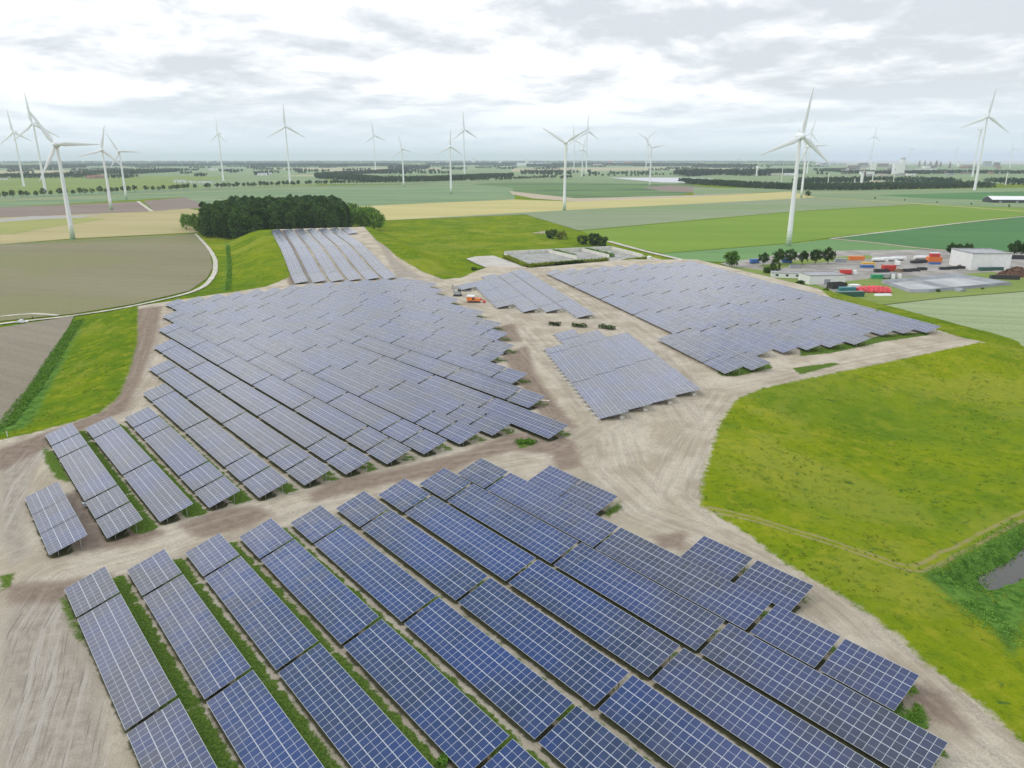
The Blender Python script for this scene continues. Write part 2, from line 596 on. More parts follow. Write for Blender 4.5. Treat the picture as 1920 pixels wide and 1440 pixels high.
gx = np.concatenate([[-45000, -15000, -6000, -3000, -1500, -900, -600, -450], np.arange(-360, -160, 4.0), np.arange(-160, 130, 0.7), np.arange(130, 360, 3.0), [400, 450, 600, 900, 1500, 3000, 6000, 15000, 45000]])
gy = np.concatenate([[-3000, -400, -100, -20, 20, 40], np.arange(50, 150, 0.6), np.arange(150, 260, 1.0), np.arange(260, 440, 2.0), np.arange(440, 760, 4.0), [800, 900, 1200, 2000, 4000, 8000, 20000, 50000]])
GX, GY = np.meshgrid(gx, gy)
GZ = zfun(GX, GY)


def fbm(X, Y, sc, seed):
    out = np.zeros(X.shape)
    rs = np.random.RandomState(seed)
    for o in range(4):
        for k in range(3):
            a = rs.uniform(0, 6.28)
            ph = rs.uniform(0, 6.28)
            f = (2 ** o) / sc * rs.uniform(0.7, 1.3)
            out += np.sin((X * math.cos(a) + Y * math.sin(a)) * f * 6.28 + ph) / (2 ** o)
    return out / 4


def zattr(name):
    v = np.full(GX.shape, -50.0)
    for poly in ZONES[name]:
        v = np.maximum(v, sdf(GX, GY, poly))
    return np.clip(v, -50, 50)


A_grass, A_soil, A_grav, A_lush, A_weed = (zattr(n) for n in ('grass', 'soil', 'gravel', 'lush', 'weeds'))
A_grass = np.maximum(A_grass, np.where(GY < 560, np.clip((-0.5 - GZ) * 6, -50, 20), -50))
A_grass = np.where(GZ < -4.6, 20.0, A_grass)
near = (np.abs(GX) < 360) & (GY < 600) & (GY > 30)
GZ = GZ + np.where(near & (GZ < -5.1), 0.30 * fbm(GX, GY, 5.0, 14), 0.0)
GZ = GZ + np.where(near, (0.10 * fbm(GX, GY, 9.0, 3) + 0.22 * fbm(GX, GY, 31.0, 5)) * np.clip(A_grass / 4, 0, 1) * (GZ > -4.9) + 0.05 * fbm(GX, GY, 7.0, 9) * (GZ > -4.9), 0)
U = GX * PA[0] + GY * PA[1]
V = GX * PB[0] + GY * PB[1]
A_strip = np.zeros(GX.shape)
A_shade = np.zeros(GX.shape)
for rows, st in ((FRONT, [1.0, 1.0, 1.0, 0.95, 0.75, 0.55, 0.55, 0.6, 0.6, 0.5]), (MID, [0.2, 1.0, 1.0, 0.85, 0.7, 0.65] + [0.6] * 16)):
    for (v0, v1, L), s in zip(rows, st):
        ua, ub = min(l[0] for l in L), max(l[1] for l in L)
        vv = v0 + (v1 - v0) * np.clip((U - ua) / (ub - ua), 0, 1)
        t = V - vv - 5.8
        inu = np.zeros(U.shape)
        for l in L:
            inu = np.maximum(inu, sstep(l[0] - 1.2, l[0] + 0.6, U) * (1 - sstep(l[1] - 0.6, l[1] + 1.2, U)))
        A_strip = np.maximum(A_strip, s * inu * sstep(-3.0, -0.3, t) * (1 - sstep(1.5, 3.3, t)))
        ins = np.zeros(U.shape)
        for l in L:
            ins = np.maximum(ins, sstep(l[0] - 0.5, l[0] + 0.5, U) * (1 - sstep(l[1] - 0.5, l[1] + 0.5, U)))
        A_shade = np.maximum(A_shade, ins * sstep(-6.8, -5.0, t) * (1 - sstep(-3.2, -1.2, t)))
RD = np.full(GX.shape, 60.0)
RS = np.zeros(GX.shape)
for r in ROADS:
    d, sg, arc = seg_dist(GX, GY, r, False, True)
    m = d < np.abs(RD)
    RD = np.where(m, d * np.where(sg == 0, 1, sg), RD)
    RS = np.where(m, arc, RS)
TRK = [GT(*p) for p in ((1330, 955), (1420, 975), (1500, 1000), (1600, 1032), (1690, 1062), (1722, 1066), (1780, 1038), (1850, 1002), (1930, 962))]
TD = np.clip(seg_dist(GX, GY, TRK), 0, 20)
# how yellow the grass is: right bank strongest
A_yel = 0.4 + 0.35 * sstep(10, 40, GX) * (1 - sstep(230, 330, GY)) + 0.16 * sstep(370, 440, GY) + 0.25 * fbm(GX, GY, 60.0, 21)
ny, nx = GX.shape
verts = np.stack([GX, GY, GZ], -1).reshape(-1, 3)
idx = np.arange(nx * ny).reshape(ny, nx)
quads = np.stack([idx[:-1, :-1], idx[:-1, 1:], idx[1:, 1:], idx[1:, :-1]], -1).reshape(-1, 4)
gm = bpy.data.meshes.new('ground')
gm.vertices.add(len(verts))
gm.vertices.foreach_set('co', verts.astype(np.float32).ravel())
gm.loops.add(len(quads) * 4)
gm.loops.foreach_set('vertex_index', quads.astype(np.int32).ravel())
gm.polygons.add(len(quads))
gm.polygons.foreach_set('loop_start', np.arange(0, len(quads) * 4, 4, dtype=np.int32))
gm.polygons.foreach_set('loop_total', np.full(len(quads), 4, dtype=np.int32))
gm.polygons.foreach_set('use_smooth', np.ones(len(quads), bool))
gm.update()
gm.validate()
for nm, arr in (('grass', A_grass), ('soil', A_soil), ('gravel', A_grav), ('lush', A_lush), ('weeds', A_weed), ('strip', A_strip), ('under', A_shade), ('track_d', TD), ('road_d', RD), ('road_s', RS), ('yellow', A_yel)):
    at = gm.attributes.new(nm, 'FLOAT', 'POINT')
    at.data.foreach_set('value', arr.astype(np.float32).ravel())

gmat = bpy.data.materials.new('ground_cover')
gmat.use_nodes = True
t = gmat.node_tree
t.nodes.clear()
q = NB(t)
pos = q.n('ShaderNodeNewGeometry').outputs['Position']
nA = q.noise(pos, 0.09, 6, 0.6)
nB = q.noise(pos, 0.55, 6, 0.65)
nC = q.noise(pos, 2.6, 5, 0.7)
nD = q.noise(pos, 0.022, 5, 0.6, 0.5)
nE = q.noise(pos, 7.0, 4, 0.7)
edge = q.math('ADD', q.math('MULTIPLY', q.math('SUBTRACT', nB, 0.5), 3.6), q.math('MULTIPLY', q.math('SUBTRACT', nC, 0.5), 2.2))


def zmask(name, lo=-0.6, hi=0.6, k=1.0):
    return q.ss(q.math('ADD', q.attr(name), q.math('MULTIPLY', edge, k)), lo, hi)


# sand with streaks along the roads
rd, rs_ = q.attr('road_d'), q.attr('road_s')
rv = q.n('ShaderNodeCombineXYZ', inp={0: q.math('MULTIPLY', rd, 1.0), 1: q.math('MULTIPLY', rs_, 0.035), 2: 0.0}).outputs[0]
streak = q.noise(rv, 0.62, 6, 0.72)
streak2 = q.noise(rv, 3.0, 3, 0.6)
onroad = q.ss(q.math('ABSOLUTE', rd), 4.0, 13.0, 1.0, 0.0)
sand = q.mix(q.ss(nA, 0.35, 0.65), (0.435, 0.368, 0.268), (0.565, 0.495, 0.375))
sand = q.mix(q.math('MULTIPLY', q.ss(nB, 0.42, 0.7), 0.45), sand, (0.33, 0.285, 0.22))
stk = q.math('MULTIPLY', onroad, q.ss(streak, 0.38, 0.62))
sand = q.mix(q.math('MULTIPLY', stk, 0.58), sand, (0.29, 0.245, 0.19))
stk2 = q.math('MULTIPLY', onroad, q.ss(streak2, 0.56, 0.72))
sand = q.mix(q.math('MULTIPLY', stk2, 0.65), sand, (0.62, 0.56, 0.47))
sand = q.mix(q.math('MULTIPLY', q.ss(nC, 0.6, 0.75), 0.35), sand, (0.27, 0.235, 0.185))
grav = q.mix(q.ss(nB, 0.3, 0.7), (0.315, 0.27, 0.215), (0.42, 0.365, 0.295))
grav = q.mix(q.math('MULTIPLY', q.ss(streak, 0.48, 0.62), 0.75), grav, (0.47, 0.425, 0.365))
grav = q.mix(q.math('MULTIPLY', q.ss(streak2, 0.54, 0.64), 0.7), grav, (0.215, 0.185, 0.155))
crumb = q.math('MULTIPLY', q.ss(nA, 0.44, 0.56), q.ss(nC, 0.48, 0.62))
sand = q.mix(q.math('MULTIPLY', crumb, 0.6), sand, (0.60, 0.55, 0.47))
c = q.mix(zmask('gravel', -1.5, 1.5, 0.7), sand, grav)
soil = q.mix(q.ss(nB, 0.3, 0.7), (0.185, 0.135, 0.10), (0.285, 0.215, 0.165))
soil = q.mix(q.math('MULTIPLY', q.ss(streak, 0.45, 0.7), 0.6), soil, (0.40, 0.33, 0.265))
c = q.mix(q.math('MULTIPLY', zmask('soil', -2.2, 0.5, 1.0), 0.9), c, soil)
# grass
yel = q.attr('yellow')
gr = q.mix(q.ss(q.math('ADD', q.math('MULTIPLY', nA, 0.55), q.math('MULTIPLY', yel, 0.45)), 0.36, 0.72), (0.102, 0.178, 0.011), (0.222, 0.272, 0.011))
gr = q.mix(q.math('MULTIPLY', q.ss(nD, 0.50, 0.62), 0.6), gr, (0.29, 0.30, 0.045))
gr = q.mix(q.math('MULTIPLY', q.ss(nB, 0.48, 0.70), 0.6), gr, (0.070, 0.140, 0.012))
gr = q.mix(q.math('MULTIPLY', q.ss(nC, 0.54, 0.72), 0.5), gr, (0.055, 0.110, 0.012))
nF = q.noise(pos, 0.22, 5, 0.65, 0.4)
gr = q.mix(q.math('MULTIPLY', q.ss(nF, 0.5, 0.64), 0.55), gr, (0.30, 0.30, 0.025))
gr = q.mix(q.math('MULTIPLY', q.ss(nC, 0.42, 0.28), 0.4), gr, (0.28, 0.32, 0.07))
spots = q.ss(q.noise(pos, 0.33, 3, 0.55), 0.665, 0.72)
gr = q.mix(q.math('MULTIPLY', spots, 0.7), gr, (0.05, 0.115, 0.03))
lush = q.mix(q.ss(nB, 0.35, 0.65), (0.050, 0.125, 0.020), (0.135, 0.25, 0.045))
nG = q.noise(pos, 0.016, 6, 0.6, 1.0)
gr = q.mix(q.math('MULTIPLY', q.ss(nG, 0.46, 0.64), 0.35), gr, (0.085, 0.175, 0.022))
gr = q.mix(zmask('lush', -1.2, 1.2, 1.0), gr, lush)
rut = q.ss(q.math('ABSOLUTE', q.math('SUBTRACT', q.math('ADD', q.attr('track_d'), q.math('MULTIPLY', q.math('SUBTRACT', nA, 0.5), 1.2)), 0.9)), 0.15, 0.65, 1.0, 0.0)
gr = q.mix(q.math('MULTIPLY', rut, q.ss(nB, 0.3, 0.6, 0.25, 0.85)), gr, (0.33, 0.27, 0.13))
c = q.mix(zmask('grass'), c, gr)
weed = q.mix(q.ss(nC, 0.35, 0.65), (0.05, 0.10, 0.015), (0.15, 0.22, 0.04))
c = q.mix(zmask('weeds', -0.4, 0.5, 0.6), c, weed)
st = q.math('ADD', q.attr('strip'), q.math('ADD', q.math('MULTIPLY', q.math('SUBTRACT', nB, 0.5), 1.6), q.math('MULTIPLY', q.math('SUBTRACT', nC, 0.5), 0.8)))
st = q.math('MULTIPLY', q.ss(st, 0.42, 0.62), q.ss(q.attr('strip'), 0.02, 0.12))
c = q.mix(st, c, weed)
under_shade = q.ss(q.math('ADD', q.attr('under'), q.math('MULTIPLY', q.math('SUBTRACT', nB, 0.5), 0.8)), 0.35, 0.65)
c = q.mix(q.math('MULTIPLY', under_shade, 0.92), c, q.mix(nC, (0.045, 0.050, 0.026), (0.075, 0.085, 0.035)))  # shade below the tables painted into the ground colour, with dark vegetated soil
c = q.n('ShaderNodeVectorMath', operation='SCALE', inp={0: c, 3: q.ss(nE, 0.25, 0.75, 0.82, 1.18)}).outputs[0]
bh = q.math('ADD', q.math('MULTIPLY', nC, 0.6), q.math('MULTIPLY', nB, 0.7))
bp = q.n('ShaderNodeBump', inp={'Strength': 0.7, 'Distance': 0.6, 'Height': bh})
p = q.n('ShaderNodeBsdfPrincipled', inp={'Base Color': c, 'Roughness': 0.95, 'Normal': bp.outputs[0]})
p.inputs['Specular IOR Level'].default_value = 0.0
q.n('ShaderNodeOutputMaterial', inp={0: p.outputs[0]})
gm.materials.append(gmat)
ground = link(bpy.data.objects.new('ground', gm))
tag(ground, kind='structure')


# ------------------------------------------------------------------ fields, paths, water (flat sheets just above the plain)
_lay = [0]


def sheet(name, pts, material, dz=None, z=FIELD_Z, px=True, sub=None):
    _lay[0] += 1
    zz = z + (0.03 + 0.012 * _lay[0] if dz is None else dz)
    P = [G(*p, zz) for p in pts] if px else pts
    me = bpy.data.meshes.new(name)
    me.from_pydata([(x, y, zz) for x, y in P], [], [tuple(range(len(P)))])
    bm = bmesh.new()
    bm.from_mesh(me)
    bmesh.ops.triangulate(bm, faces=bm.faces)
    for f in bm.faces:
        if f.normal.z < 0:
            f.normal_flip()
    bm.to_mesh(me)
    bm.free()
    me.materials.append(material)
    return tag(link(bpy.data.objects.new(name, me)), kind='structure')


def ribbon(name, pts, widths, material, z=FIELD_Z, px=True, dz=None):
    _lay[0] += 1
    zz = z + (0.03 + 0.012 * _lay[0] if dz is None else dz)
    P = [Vector(G(*p, zz)) if px else Vector(p) for p in pts]
    # resample smooth
    Q, Wd = [], []
    for i in range(len(P) - 1):
        for k in range(6):
            tt = k / 6
            p0, p1, p2, p3 = P[max(i - 1, 0)], P[i], P[i + 1], P[min(i + 2, len(P) - 1)]
            Q.append(0.5 * ((2 * p1) + (p2 - p0) * tt + (2 * p0 - 5 * p1 + 4 * p2 - p3) * tt ** 2 + (3 * p1 - p0 - 3 * p2 + p3) * tt ** 3))
            Wd.append(widths[i] * (1 - tt) + widths[i + 1] * tt if hasattr(widths, '__len__') else widths)
    Q.append(P[-1])
    Wd.append(widths[-1] if hasattr(widths, '__len__') else widths)
    v, f = [], []
    for i, p in enumerate(Q):
        d = (Q[min(i + 1, len(Q) - 1)] - Q[max(i - 1, 0)])
        d.normalize()
        nrm = Vector((-d.y, d.x))
        for sgn in (1, -1):
            pp = p + nrm * sgn * Wd[i] / 2 * random.uniform(0.85, 1.15)
            v.append((pp.x, pp.y, zz))
        if i:
            k = 2 * i
            f.append((k - 2, k - 1, k + 1, k))
    me = bpy.data.meshes.new(name)
    me.from_pydata(v, [], f)
    me.materials.append(material)
    return tag(link(bpy.data.objects.new(name, me)), kind='structure')


A0 = R(4)
f_tilled = field_mat('tilled_soil', (0.215, 0.19, 0.108), (0.26, 0.232, 0.14), R(12), 0.07, 15, (0.225, 0.215, 0.105), 0.5)
f_tilled2 = field_mat('tilled_soil_low', (0.225, 0.195, 0.14), (0.275, 0.24, 0.175), R(30), 0.07, 13, (0.235, 0.215, 0.135), 0.52)
f_brown = field_mat('brown_soil', (0.215, 0.165, 0.13), (0.27, 0.215, 0.175), R(3), 0.15, 14)
f_wheat = field_mat('ripening_wheat', (0.36, 0.31, 0.14), (0.45, 0.38, 0.19), R(3), 0.16, 20, (0.33, 0.34, 0.10), 0.60)
f_wheat2 = field_mat('straw_wheat', (0.44, 0.39, 0.15), (0.52, 0.45, 0.20), R(3), 0.16, 22)
f_teal = field_mat('blue_green_crop', (0.145, 0.225, 0.11), (0.215, 0.29, 0.14), R(2), 0.25, 30, (0.25, 0.295, 0.155), 0.56)
f_grey = field_mat('grey_green_crop', (0.21, 0.255, 0.145), (0.26, 0.30, 0.17), R(4), 0.25, 26, (0.20, 0.27, 0.115), 0.56)
f_bright = field_mat('bright_green_crop', (0.150, 0.25, 0.028), (0.195, 0.285, 0.034), R(8), 0.18, 24, (0.21, 0.235, 0.08), 0.62)
f_dark = field_mat('deep_green_crop', (0.065, 0.17, 0.055), (0.085, 0.20, 0.065), R(10), 0.15, 24, (0.085, 0.215, 0.05), 0.57)
f_mid = field_mat('mid_green_crop', (0.125, 0.24, 0.085), (0.17, 0.29, 0.10), R(8), 0.2, 18)
f_pale = field_mat('pale_green_barley', (0.27, 0.325, 0.165), (0.33, 0.38, 0.21), R(14), 0.35, 14, (0.24, 0.31, 0.13), 0.58)
f_scrub = field_mat('rough_scrub', (0.09, 0.17, 0.06), (0.16, 0.24, 0.085), R(3), 0.0, 30, (0.07, 0.13, 0.05), 0.52)
f_far = field_mat('far_green', (0.17, 0.24, 0.11), (0.235, 0.30, 0.145), R(2), 0.1, 60, (0.28, 0.29, 0.15), 0.6)
f_fary = field_mat('far_straw', (0.36, 0.33, 0.18), (0.44, 0.39, 0.24), R(2), 0.1, 60)
f_tan = field_mat('bare_tan', (0.40, 0.33, 0.23), (0.48, 0.40, 0.29), R(3), 0.0, 30)
m_path = mat('pale_track', (0.52, 0.48, 0.40), 0.95, spec=0.1, var=0.25, vscale=0.3)
m_tarmac = mat('old_tarmac', (0.20, 0.20, 0.195), 0.9, spec=0.2, var=0.2, vscale=0.1)
m_yard = mat('yard_paving', (0.31, 0.285, 0.25), 0.9, spec=0.2, var=0.25, vscale=0.08)
m_verge = field_mat('verge_grass', (0.15, 0.22, 0.05), (0.23, 0.28, 0.07), R(3), 0.0, 30)
m_yverge = field_mat('dry_verge', (0.33, 0.33, 0.12), (0.40, 0.38, 0.16), R(3), 0.0, 30)

# far plain first (lowest layers), then nearer
sheet('far_fields', [(-600, 345), (-400, 309), (2400, 309), (2600, 345)], f_far)
for pts in ([(-200, 331), (0, 333), (320, 322), (300, 318), (-200, 322)], [(480, 316), (760, 314), (900, 316), (640, 322)], [(960, 316), (1370, 312), (1420, 317), (960, 322)], [(560, 328), (420, 336), (640, 334), (680, 328)]):
    sheet('far_wheat_field', pts, f_fary)
sheet('far_meadow', [(-300, 352), (-300, 336), (340, 330), (640, 336), (580, 350), (0, 372)], m_verge)
sheet('far_crop_field', [(330, 344), (470, 330), (600, 331), (620, 343), (400, 352)], f_far)
sheet('left_green_field', [(-300, 385), (-300, 374), (120, 362), (350, 353), (700, 346), (640, 352), (300, 372), (0, 389)], f_teal)
sheet('crop_field', [(340, 370), (520, 356), (700, 347), (880, 344), (965, 348), (965, 374), (800, 381), (640, 388), (390, 388)], f_teal)
sheet('scrub_field', [(880, 345), (960, 341), (1290, 346), (1330, 352), (1250, 372), (1080, 376), (962, 361), (962, 352)], f_scrub)
sheet('tan_strip', [(955, 358), (990, 362), (1080, 372), (1300, 366), (1480, 358), (1300, 369), (1080, 378), (1000, 372), (960, 364)], f_tan)
sheet('bare_patch', [(1205, 351), (1260, 347), (1340, 352), (1400, 358), (1320, 362), (1240, 358)], f_brown)
sheet('wheat_field', [(640, 388), (800, 381), (965, 374), (1080, 378), (1300, 369), (1480, 359), (1535, 370), (1300, 382), (1060, 394), (725, 413), (715, 405)], f_wheat2)
sheet('brown_field', [(-300, 420), (-300, 396), (0, 389), (262, 378), (288, 396), (0, 408)], f_brown)
sheet('brown_field', [(268, 377), (345, 370), (392, 386), (380, 390), (290, 396)], f_brown)
sheet('wheat_field', [(-300, 478), (-300, 422), (0, 408), (290, 396), (352, 391), (400, 400), (365, 436), (140, 447), (0, 458)], f_wheat)
sheet('crop_field', [(725, 413), (1060, 394), (1300, 382), (1535, 370), (1640, 374), (1725, 382), (1500, 395), (1085, 432), (985, 402)], f_grey)
sheet('bright_field', [(1085, 432), (1300, 412), (1500, 395), (1725, 382), (2100, 388), (2100, 395), (1920, 405), (1560, 445), (1480, 456), (1240, 475), (1140, 453)], f_bright)
sheet('deep_green_field', [(1560, 446), (1920, 407), (2200, 388), (2300, 475), (1920, 472), (1740, 466)], f_dark)
sheet('green_field', [(1235, 476), (1480, 457), (1556, 448), (1640, 455), (1735, 468), (1640, 478), (1380, 492), (1280, 489)], f_mid)
sheet('barley_field', [(1630, 573), (1770, 557), (1920, 545), (2300, 522), (2900, 500), (3300, 800), (2400, 760), (2000, 690), (1860, 640), (1770, 606), (1690, 586)], f_pale)
sheet('ploughed_field', [(-500, 510), (-500, 480), (0, 458), (140, 449), (365, 438), (392, 470), (399, 500), (388, 522), (355, 545), (250, 570), (140, 588), (0, 602), (-300, 640)], f_tilled)
sheet('ploughed_field', [(-300, 670), (0, 614), (139, 592), (120, 630), (60, 720), (8, 795), (-60, 850), (-400, 900)], f_tilled2)
sheet('field_green', [(1300, 366), (1480, 359), (1535, 371), (1720, 383), (2200, 398), (2300, 380), (1920, 352), (1700, 355), (1300, 352)], f_far)
sheet('blue_green_field', [(1640, 366), (1860, 360), (2200, 352), (2300, 375), (1900, 376), (1740, 372)], f_dark)
sheet('damp_patch', [(-20, 413), (60, 405), (190, 403), (150, 408), (60, 412), (0, 418)], field_mat('damp_silt', (0.34, 0.33, 0.29), (0.42, 0.40, 0.34), R(3), 0.0, 30))
sheet('green_patch', [(-50, 440), (-50, 420), (60, 412), (170, 408), (200, 410), (150, 418), (80, 428), (30, 438)], field_mat('unripe_patch', (0.27, 0.30, 0.08), (0.36, 0.34, 0.12), R(3), 0.1, 20))
# tracks and roads
ribbon('path', [(366, 438), (392, 466), (404, 494), (396, 522), (362, 546), (250, 573), (140, 591), (0, 607), (-150, 630)], [2.4, 2.6, 3, 3, 2.6, 2.2, 2.2, 3.5, 4], m_path)
ribbon('path', [(258, 377), (285, 396)], [5, 5], m_path)
ribbon('path', [(0, 593), (60, 588), (110, 591)], [2, 3.5, 2], m_path)
ribbon('path', [(350, 436), (420, 432), (400, 440)], 4, m_path)
ribbon('verge', [(-100, 462), (140, 452), (250, 447), (366, 438)], [3, 6, 6, 3], m_verge)
ribbon('field_track', [(2200, 385), (1920, 406), (1700, 430), (1560, 447)], [4, 4, 4, 3], m_path)
ribbon('field_track', [(1556, 447), (1640, 455), (1735, 466), (1860, 474), (1950, 480)], [5, 5, 5, 6, 6], f_tan)
ribbon('verge', [(1536, 371), (1640, 377), (1780, 386), (1920, 396), (2200, 412)], [16, 18, 16, 14, 14], m_yverge)
ribbon('road', [(1536, 367), (1640, 372), (1780, 380), (1920, 389), (2200, 403)], 6, m_tarmac)
ribbon('road', [(-300, 386), (0, 372), (200, 363), (420, 354), (640, 348), (860, 343), (1100, 337), (1300, 334)], 7, m_tarmac)
ribbon('verge', [(-300, 392), (0, 377), (200, 367), (420, 358), (640, 351), (860, 345.5), (1100, 339)], 14, m_yverge)
ribbon('farm_track', [(1140, 452), (1200, 468), (1300, 492)], 5, m_path)
ribbon('field_margin', [(1085, 432), (1300, 413), (1500, 396), (1725, 383)], 4, m_verge)
sheet('pale_field', [(1140, 333), (1290, 333), (1335, 335), (1325, 343), (1240, 342)], mat('pale_film', (0.52, 0.52, 0.53), 0.6))
sheet('yard', [(1350, 494), (1470, 476), (1560, 470), (1740, 468), (1920, 473), (2100, 480), (2100, 545), (1900, 530), (1880, 520), (1860, 512), (1700, 519), (1640, 527), (1560, 555), (1520, 545)], m_yard)
sheet('lawn', [(1420, 498), (1520, 484), (1630, 478), (1640, 484), (1520, 494), (1450, 505)], m_verge)
sheet('lawn', [(1565, 530), (1640, 521), (1690, 520), (1860, 510), (1940, 520), (2050, 540), (1920, 546), (1770, 558), (1640, 573), (1575, 556)], m_verge)
sheet('lawn', [(1350, 497), (1480, 512), (1560, 545), (1640, 574), (1600, 572), (1480, 530)], m_verge)

# standing water in the right-hand ditch, and the grey sea beyond the works
wm = bpy.data.materials.new('ditch_water')
wm.use_nodes = True
t = wm.node_tree
t.nodes.clear()
q = NB(t)
geo = q.n('ShaderNodeNewGeometry')
rip = q.noise(geo.outputs['Position'], 1.3, 3)
bp = q.n('ShaderNodeBump', inp={'Strength': 0.35, 'Distance': 0.15, 'Height': rip})
p = q.n('ShaderNodeBsdfPrincipled', inp={'Base Color': (0.035, 0.034, 0.02, 1), 'Roughness': 0.13, 'Normal': bp.outputs[0]})
q.n('ShaderNodeOutputMaterial', inp={0: p.outputs[0]})
ribbon('water', [DITCH[0], DITCH[1], DITCH[2], DITCH[3]], [9, 9, 9, 9], wm, z=-7.05, px=False, dz=0)
sheet('sea', [(1530, 308.5), (2700, 307.5), (2700, 300.6), (1530, 300.6)], mat('silty_sea', (0.36, 0.33, 0.30), 0.5, spec=0.3), dz=1.5)

# ------------------------------------------------------------------ solar tables
H0 = 0.8                                   # clearance of the low edge


def panel_material():
    m = bpy.data.materials.new('solar_module')
    m.use_nodes = True
    t = m.node_tree
    t.nodes.clear()
    q = NB(t)
    uv = q.n('ShaderNodeUVMap', uv_map='UVMap').outputs[0]
    s_ = q.n('ShaderNodeSeparateXYZ', inp={0: uv})
    u, v = s_.outputs[0], s_.outputs[1]

    def near_int(x, half):       # 1 inside a line centred on integers
        fr = q.math('PINGPONG', x, 0.5)
        return q.ss(fr, half * 0.8, half * 1.2, 1.0, 0.0)
    l1 = near_int(u, 0.025)                              # frame between columns
    l2 = near_int(q.math('MULTIPLY', v, 0.5), 0.021)     # frame between modules up the slope
    l3 = near_int(v, 0.022)                              # middle gap of a half-cut module
    frame = q.math('MAXIMUM', l1, l2)
    line = q.math('MAXIMUM', frame, q.math('MULTIPLY', l3, 0.7))
    c1 = near_int(q.math('MULTIPLY', u, 6.0), 0.035)
    c2 = near_int(q.math('MULTIPLY', v, 10.0), 0.05)
    cell = q.math('MULTIPLY', q.math('MAXIMUM', c1, c2), 0.16)
    oi = q.n('ShaderNodeObjectInfo')
    iu = q.math('FLOOR', u)
    iv = q.math('FLOOR', q.math('MULTIPLY', v, 0.5))
    key = q.n('ShaderNodeCombineXYZ', inp={0: iu, 1: iv, 2: q.math('MULTIPLY', oi.outputs['Random'], 97.0)}).outputs[0]
    wn = q.n('ShaderNodeTexWhiteNoise', noise_dimensions='3D', inp={'Vector': key}).outputs['Value']
    pos = q.n('ShaderNodeNewGeometry').outputs['Position']
    drift = q.noise(pos, 0.06, 3, 0.6)
    base = q.mix(wn, (0.003, 0.010, 0.036), (0.012, 0.023, 0.072))
    base = q.mix(q.ss(drift, 0.4, 0.62), base, (0.005, 0.022, 0.110))
    base = q.mix(cell, base, (0.16, 0.19, 0.30))
    colr = q.mix(line, base, (0.46, 0.48, 0.505))
    dust = q.noise(pos, 0.5, 4, 0.6)
    rough = q.math('ADD', q.math('MULTIPLY', line, 0.25), q.ss(dust, 0.3, 0.7, 0.10, 0.20))
    tiltn = q.n('ShaderNodeVectorMath', operation='SUBTRACT', inp={0: q.n('ShaderNodeTexWhiteNoise', noise_dimensions='3D', inp={'Vector': key}).outputs['Color'], 1: (0.5, 0.5, 0.5)}).outputs[0]
    nrm = q.n('ShaderNodeNewGeometry').outputs['Normal']
    nv = q.n('ShaderNodeVectorMath', operation='NORMALIZE', inp={0: q.n('ShaderNodeVectorMath', operation='ADD', inp={0: nrm, 1: q.n('ShaderNodeVectorMath', operation='SCALE', inp={0: tiltn, 3: 0.030}).outputs[0]}).outputs[0]}).outputs[0]
    p = q.n('ShaderNodeBsdfPrincipled', inp={'Base Color': colr, 'Roughness': rough, 'IOR': 1.85, 'Normal': nv})
    p.inputs['Specular Tint'].default_value = (1.0, 0.965, 0.88, 1)      # anti-reflection coating
    q.n('ShaderNodeOutputMaterial', inp={0: p.outputs[0]})
    return m


m_panel = panel_material()
m_alu = mat('galvanised_steel', (0.42, 0.43, 0.44), 0.45, 0.6)
m_under = mat('module_backsheet', (0.11, 0.11, 0.12), 0.6)
m_conc = mat('cast_concrete', (0.50, 0.48, 0.43), 0.9, spec=0.2, var=0.18, vscale=1.5, bump=0.3)
CT, STT = math.cos(TILT), math.sin(TILT)
MESH = {}


def slope_pt(s, tt, h=0.0):
    """point on the panel plane: s along the row, tt up the slope, h above the glass"""
    return (s, -(tt * CT - h * STT), H0 + tt * STT + h * CT)


def slab(mb, s0, s1, t0, t1, uv0, uv1, th=0.04):
    a = [slope_pt(s0, t0), slope_pt(s1, t0), slope_pt(s1, t1), slope_pt(s0, t1)]
    bq = [slope_pt(s0, t0, -th), slope_pt(s1, t0, -th), slope_pt(s1, t1, -th), slope_pt(s0, t1, -th)]
    # low edge is at y=0, high edge at -y: order for an upward normal
    mb.quad([a[0], a[3], a[2], a[1]], 0, [(uv0[0], uv0[1]), (uv0[0], uv1[1]), (uv1[0], uv1[1]), (uv1[0], uv0[1])])
    mb.quad([bq[0], bq[1], bq[2], bq[3]], 1)
    for i, j in ((0, 1), (1, 2), (2, 3), (3, 0)):
        mb.quad([a[i], a[j], bq[j], bq[i]], 2)


def surface_mesh(n, k):
    key = ('surf', n, k)
    if key not in MESH:
        mb = MB()
        slab(mb, 0, n * MODW, 0, k * MODL, (0, 0), (n, 2 * k))
        MESH[key] = mb.mesh('panel_surface', [m_panel, m_under, m_alu])
    return MESH[key]


def module_mesh():
    if 'module' not in MESH:
        mb = MB()
        slab(mb, 0.006, MODW - 0.006, 0.005, MODL - 0.005, (0.0, 0.0), (1.0, 2.0))
        MESH['module'] = mb.mesh('module', [m_panel, m_under, m_alu])
    return MESH['module']


def beam(mb, p, r, w=0.05):
    mb.tube(p, r, w, w, 4, 0)


